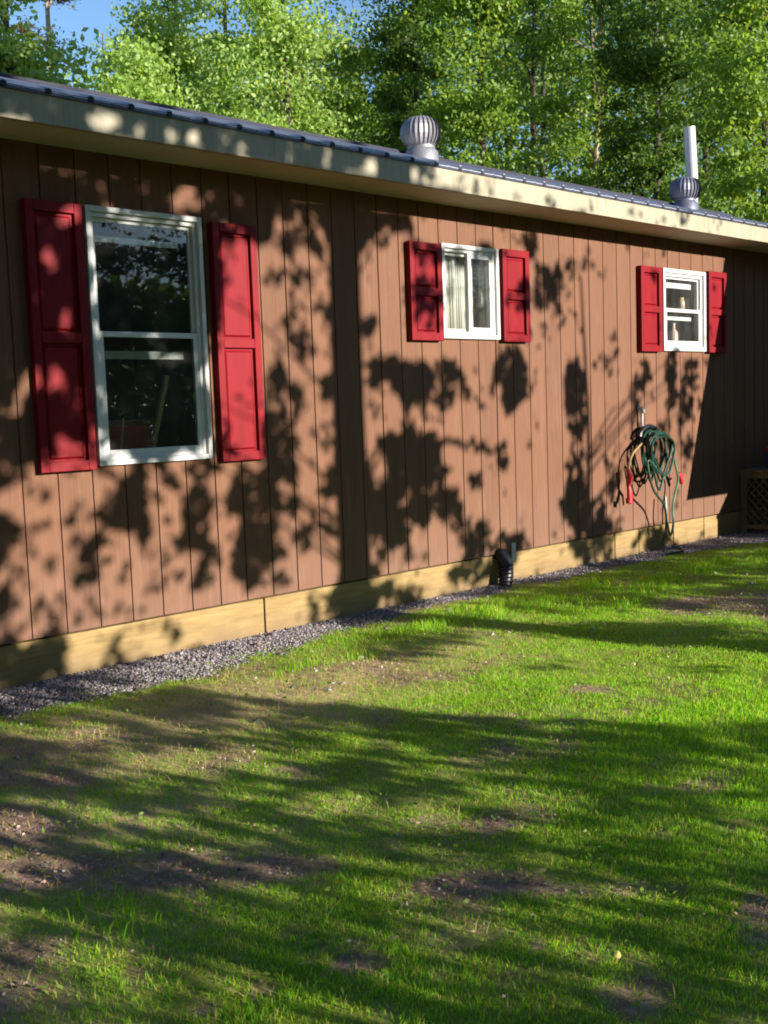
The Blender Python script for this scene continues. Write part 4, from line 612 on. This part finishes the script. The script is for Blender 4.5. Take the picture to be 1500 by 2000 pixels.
WEED = leafmat('weed_leaves', [(.10, .22, .02), (.16, .28, .03), (.22, .30, .06)], .4, .5)
bits('lawn_weeds', 50000, lambda x, y: inview(x, y)*(1-gravel(x, y))*np.clip(fbm(x, y, .5, 111)*3.2-1.5, 0, 1)*.9+.04*inview(x, y), 'low clover and broad-leaved weeds in patches among the grass', 'weeds', WEED, .010, .024, .024)
YL = leafmat('fallen_yellow_leaf', [(.60, .50, .12), (.7, .6, .2)], .3, .5, tcol=(1.2, 1.1, .6))
for i, (lx, ly) in enumerate([[-0.18, -3.5], [-0.44, -3.94], [-0.59, -3.96], [-0.98, -3.38], [-0.75, -3.47], [1.31, -3.0], [0.4, -1.75], [0.08, -3.32], [-0.59, -1.85], [-1.18, -3.35]]):
    h = float(height(np.array([lx]), np.array([ly]))[0]); mb = MB((lx, ly, h)); s = .015+.006*(i % 3 == 0)
    z = h+.03; a = rnd.uniform(0, 6); u = Vector((math.cos(a), math.sin(a), .25)); v_ = Vector((-math.sin(a), math.cos(a), .3))
    c0 = Vector((lx, ly, z))
    ring_ = [c0+u*(s*.9*math.cos(t))+v_*(s*.55*math.sin(t))*(1+.15*math.cos(3*t)) for t in np.linspace(0, 2*math.pi, 9)[:-1]]
    mb.v += [p-mb.org for p in ring_]+[c0+Vector((0, 0, .004))-mb.org]
    for t in range(8): mb.f.append((t, (t+1) % 8, 8))
    mb.tube([c0-u*s*.9, c0-u*s*1.6-Vector((0, 0, .006))], .0012, 4)
    tag(mb.build('fallen_leaf', YL), LEAF_LABELS[i], 'leaf', 'fallen yellow leaves on the lawn')
# ---------------- trees that shade the wall and the lawn (behind the viewer) ----------------
N = 600000; TMAX = 6.4
X0 = rng.uniform(-4.5, 10.5, N); Z0 = rng.uniform(-1.75, 4.2, N)
dk_ = np.zeros(N)
wl = Z0 >= 0.; fa = Z0 > 2.72
t = np.where(wl, 0, -Z0/.26)
wx = (fbm(X0, Z0, .25, 91)-.5)*.22; wz = (fbm(X0, Z0, .25, 95)-.5)*.26
dw = paint(WALL_SH, X0+wx*(X0 < 6.0), Z0+wz, 0.0); dw[X0 < -.45] = .75
dw = np.where((X0 > 2.24) & (X0 < 2.43), dw, np.clip((dw+((fbm(X0, Z0, .2, 97)-.5)*.9+(fbm(X0, Z0, .07, 98)-.5)*1.1)*np.clip((1.02-dw)/.15, .3, 1)-.5)*1.7+.5, 0, 1))
df = paint(FASCIA_SH, X0+.1, Z0+.104, 0.0); df[X0 < -.6] = .9; df = np.where(Z0 > 2.9, np.clip(.85-(X0+1)/2.2, 0, .8)*np.clip((4.2-Z0)/.6, 0, 1), df)
df = np.where((Z0 > 2.9) & (X0 > 6.7), .0, df)
dl = paint(LAWN_SH, X0+.25*t, -t, 0.78)
dl = np.where(dl > .7, np.clip(dl-.05-.16*np.clip((-Z0-.62)/.2, 0, 1)+(fbm(X0, Z0*2.2, .22, 99)-.5)*(.6-.35*np.clip((-Z0-.62)/.2, 0, 1)), .2, .93), dl)
dk_ = np.where(fa, df, np.where(wl, dw, dl))
dk_ = np.where(wl & (X0 > 7.5), .4, dk_)
nz_ = fbm(X0, Z0, .16, 61)
tau = -np.log(1-np.clip(dk_, 0, .99)); tau = np.clip(tau*1.8*np.where((dk_ > .9) | (Z0 < -.66), 1, np.clip((nz_-.15)*2.8, .3, 1.8)), 0, TMAX)
k = rng.random(N) < tau/TMAX
X0 = X0[k]; Z0 = Z0[k]
sd = 7.2+rng.uniform(-.8, 1.0, len(X0))
sd = np.where(Z0 < -.1, rng.uniform(6.0, 6.7, len(X0)), sd); sd = np.where(Z0 < -.72, rng.uniform(7.5, 10.0, len(X0)), sd)
P = np.stack([X0+.25*sd, -sd, Z0+.26*sd], 1)
trunks = [(-1.9, 'N'), (2.335, 'N'), (5.0, 'N'), (8.6, 'N')]
labs = ['shade tree behind the viewer at the far left, leafy to the ground', 'shade tree behind the viewer whose straight trunk shadow falls on the middle of the wall',
        'shade tree behind the viewer opposite the sliding window', 'shade tree behind the viewer opposite the porch']
own = np.argmin(np.abs(X0[:, None]-np.array([t_[0] for t_ in trunks])[None]), 1)
for i, (tx, _) in enumerate(trunks):
    bx = tx+.25*7.4; by = -7.4
    root = empty('shade_tree', (bx, by, 0), labs[i], 'tree', 'trees behind the viewer')
    mb = MB((bx, by, 0)); R0 = .150 if i == 1 else .05
    H = 7.2
    if i == 1: mb.tube([(bx+.012*math.sin(k_*1.3), by, -.1+H*k_/8) for k_ in range(9)], [R0*(1.08-.22*k_/8) for k_ in range(9)], 12); mb.tube([(bx+.02*math.sin(k_*2.1)+.015*math.cos(k_*5), by-.03, -.1+H*k_/26) for k_ in range(27)], [R0*(1.02-.22*k_/26)+.012*math.sin(k_*1.9) for k_ in range(27)], 12)
    else: mb.tube([(bx+.06*math.sin(k_*1.1+i), by+.1*math.sin(k_), -.1+4.4*k_/8) for k_ in range(9)], [R0*(1.1-.8*k_/8) for k_ in range(9)], 10)
    Pi = P[own == i]
    for k_ in range(22):
        q_ = Pi[rnd.randrange(len(Pi))]; zb = max(.4, q_[2]-.25-.35*abs(q_[0]-bx)); a_ = Vector((bx, by, min(zb, 4.2 if i != 1 else 6.5)))
        b_ = Vector(tuple(q_.tolist())); m_ = (a_+b_)/2+Vector((0, 0, .12))
        mb.tube([a_, m_, b_], [.016, .010, .004], 5)
    mb.build('trunk', BARK, root)
    V, F = leafquads(Pi-np.array([bx, by, 0]), rng.uniform(.04, .095, len(Pi)), asp=.72)
    fast_mesh('crown', V, F, LEAF_S, root)
def crown_pts(n, cx, cy, z0, z1, r, ncl, spread, seed, hollow=.45):
    r_ = np.random.default_rng(seed); c = []
    while len(c) < ncl:
        v = r_.uniform(-1, 1, 3); q_ = np.linalg.norm(v)
        if q_ > 1 or q_ < hollow*r_.random(): continue
        c.append([cx+v[0]*r*(1-.25*max(v[2], 0)), cy+v[1]*r*(1-.25*max(v[2], 0)), (z0+z1)/2+v[2]*(z1-z0)/2])
    c = np.array(c); own_ = r_.integers(0, ncl, n); sz = r_.uniform(.5, 1.3, ncl)
    off = r_.normal(size=(n, 3))*np.array([spread, spread, spread*.42])*sz[own_][:, None]
    return c[own_]+off, c
BACK = [(-4.2, -13.0, 5.0, 13.0, 5.4, 'added sky-blocking broad-crowned tree left behind the viewer, with a high crown'),  # unseen trees added to cut sky light around the yard
        (-8.5, -4.0, 1.5, 12, 3.8, 'added sky-blocking leafy tree beyond the left end of the lawn, nearest the viewer'),
        (-8.0, 3.5, 1.0, 11, 3.4, 'added sky-blocking leafy tree off the left end of the house'),
        (5.84, -14.0, 9.0, 15.5, 5.4, 'added sky-blocking broad-crowned tree behind the viewer, rising above the others'),
        (-2.0, -19.0, .5, 14, 4.6, 'added sky-blocking dense tree far behind the viewer on the left'),
        (30.0, -6.0, 1.5, 9, 4.5, 'added tall dense tree beyond the right end of the lawn, blocking light')]
for i, (bx, by, z0, z1, r, lab) in enumerate(BACK):
    root = empty('shade_tree', (bx, by, 0), lab, 'tree', 'trees behind the viewer')
    P_, c_ = crown_pts(9000, 0, 0, z0, z1, r, 90, .75, 900+i, .2)
    V, F = leafquads(P_, rng.uniform(.22, .42, len(P_)), asp=.75, flat=1.2); fast_mesh('crown', V, F, LEAF_D, root)
    mb = MB(); H = z1*.9; wb = 0 if i == 3 else .2; f = lambda t: Vector((wb*math.sin(t*4+i), wb*math.sin(t*3+i), -.2+H*t))
    mb.tube([f(t/8) for t in range(9)], [(.13 if i == 3 else .24)-(.08 if i == 3 else .17)*t/8 for t in range(9)], 10)
    for k_ in range(20):
        q_ = Vector(tuple(c_[k_])); t_ = max(.3, min(.95, (q_.z-.4*math.hypot(q_.x, q_.y))/H)); a_ = f(t_); mb.tube([a_, (a_+q_)/2+Vector((0, 0, .2)), q_], [.08, .05, .02], 5)
    mb.build('trunk', BARK, root)
BARKD = simple('dark_bark', (.05, .042, .032), .9, var=.35, scale=10, bump=.008, bscale=18, cscale=(1, 1, .25))
# ---------------- woods behind the house ----------------
def crown_pts(n, cx, cy, z0, z1, r, ncl, spread, seed, hollow=.45):
    r_ = np.random.default_rng(seed); c = []
    while len(c) < ncl:
        v = r_.uniform(-1, 1, 3); q_ = np.linalg.norm(v)
        if q_ > 1 or q_ < hollow*r_.random(): continue
        c.append([cx+v[0]*r*(1-.25*max(v[2], 0)), cy+v[1]*r*(1-.25*max(v[2], 0)), (z0+z1)/2+v[2]*(z1-z0)/2])
    c = np.array(c); own_ = r_.integers(0, ncl, n); sz = r_.uniform(.5, 1.3, ncl)
    off = r_.normal(size=(n, 3))*np.array([spread, spread, spread*.42])*sz[own_][:, None]
    return c[own_]+off, c
def tree(i, bx, by, z0, z1, r, mat, n, label, kind, group):
    root = empty('forest_tree', (bx, by, 0), label, 'tree', group)
    n = int(n*2.1); P, c = crown_pts(n, 0, 0, z0, z1, r, max(18, n//330), .33*(r/1.2)**.5, 100+i)
    V, F = leafquads(P, rng.uniform(.055, .115, len(P))*(1.0 if mat is not LEAF_R else .7), asp=.65)
    fast_mesh('crown', V, F, mat, root)
    mb = MB(); H = z1*.97; bark = BARKP if kind in 'PL' else BARKD; r0 = .03+.0055*H
    def stem(x0, y0, lx, r0, H):
        f = lambda t: Vector((x0+lx*t+.10*math.sin(t*5+i), y0+.1*math.sin(t*4+i*2), -.2+H*t))
        mb.tube([f(t/10) for t in range(11)], [r0*(1.1-.85*t/10) for t in range(11)], 8)
        return f
    f = stem(0, 0, {'L': -1.6}.get(kind, .2), r0, H)
    if kind == 'T': stem(.42, .1, .35, r0*.9, H); stem(-.25, .3, -.5, r0*.5, H*.8)
    r_ = random.Random(i)
    for k_ in range(min(len(c), 26)):
        q_ = Vector(tuple(c[k_])); t = max(.12, min(.93, (q_.z-.35*math.hypot(q_.x, q_.y))/H)); a_ = f(t)
        mb.tube([a_, (a_+q_)/2+Vector((0, 0, .15)), q_], [r0*.34, r0*.2, r0*.07], 5)
    mb.build('trunk', bark, root)
for i, T in enumerate(TREES): tree(i, *T, 'trees behind the house')
# far woodland: one mass beyond the named trees
def far_mass():
    n = 300000; d = rng.uniform(30, 58, n); u = rng.uniform(-.50, .46, n)    # u: sideways slope in the view
    az_ = math.atan2(cf.x, cf.y)+np.arctan(u)
    top = np.interp(u, [-.5, -.34, -.28, -.2, -.02, .0, .06, .45], [.38, .36, .20, .345, .34, .28, .42, .5])
    s = rng.uniform(0, 1, n)**.8*top
    x = CAM.x+np.sin(az_)*d; y = CAM.y+np.cos(az_)*d; z = 1.0+s*d*.98
    cl = (vnoise(x+y*.3, z*1.2, 1.3, 71)+.5*vnoise(y-x*.4, z*1.5, .7, 72)) > .62
    P = np.stack([x, y, z], 1)[cl]
    uu = u[cl]
    for mat, sel, lab in ((LEAF_M, uu < .02, 'far light green woodland closing the view on the left behind the nearer trees'), (LEAF_D, uu >= .02, 'far woodland in leaf colour darkened for shade closing the view on the right behind the nearer trees')):
        V, F = leafquads(P[sel], rng.uniform(.12, .26, int(sel.sum())), asp=.7)
        tag(fast_mesh('far_woodland', V, F, mat), lab, 'woodland', kind='stuff')
far_mass()
mb = MB()
r_ = random.Random(5)
for k_ in range(22):
    d = r_.uniform(28, 50); u = r_.uniform(-.42, .42); a_ = math.atan2(cf.x, cf.y)+math.atan(u); h = d*r_.uniform(.3, .5)
    if u < -.02: h = d*r_.uniform(.25, .36)
    x = CAM.x+math.sin(a_)*d; y = CAM.y+math.cos(a_)*d; l = r_.uniform(-.8, .8)
    mb.tube([(x, y, -.2), (x+l*.5, y, h*.5), (x+l, y, h)], [.10, .075, .03], 6)
tag(mb.build('far_trunks', BARK), 'slim trunks of the far woodland', 'woodland', kind='stuff')

# low dense woodland far behind the viewer, added to darken reflections in the panes
n = 45000; x = rng.uniform(-35, 60, n); y = rng.uniform(-42, -34, n); z = rng.uniform(0, 1, n)**.8*(6.3+.26*(-34-y)*0+1.0*vnoise(x, y, 3.0, 88))
V, F = leafquads(np.stack([x, y, z], 1), rng.uniform(.35, .7, n), asp=.75)
tag(fast_mesh('far_woodland', V, F, LEAF_D), 'added low dense woodland behind the viewer, darkening the pane reflections', 'woodland', kind='stuff')
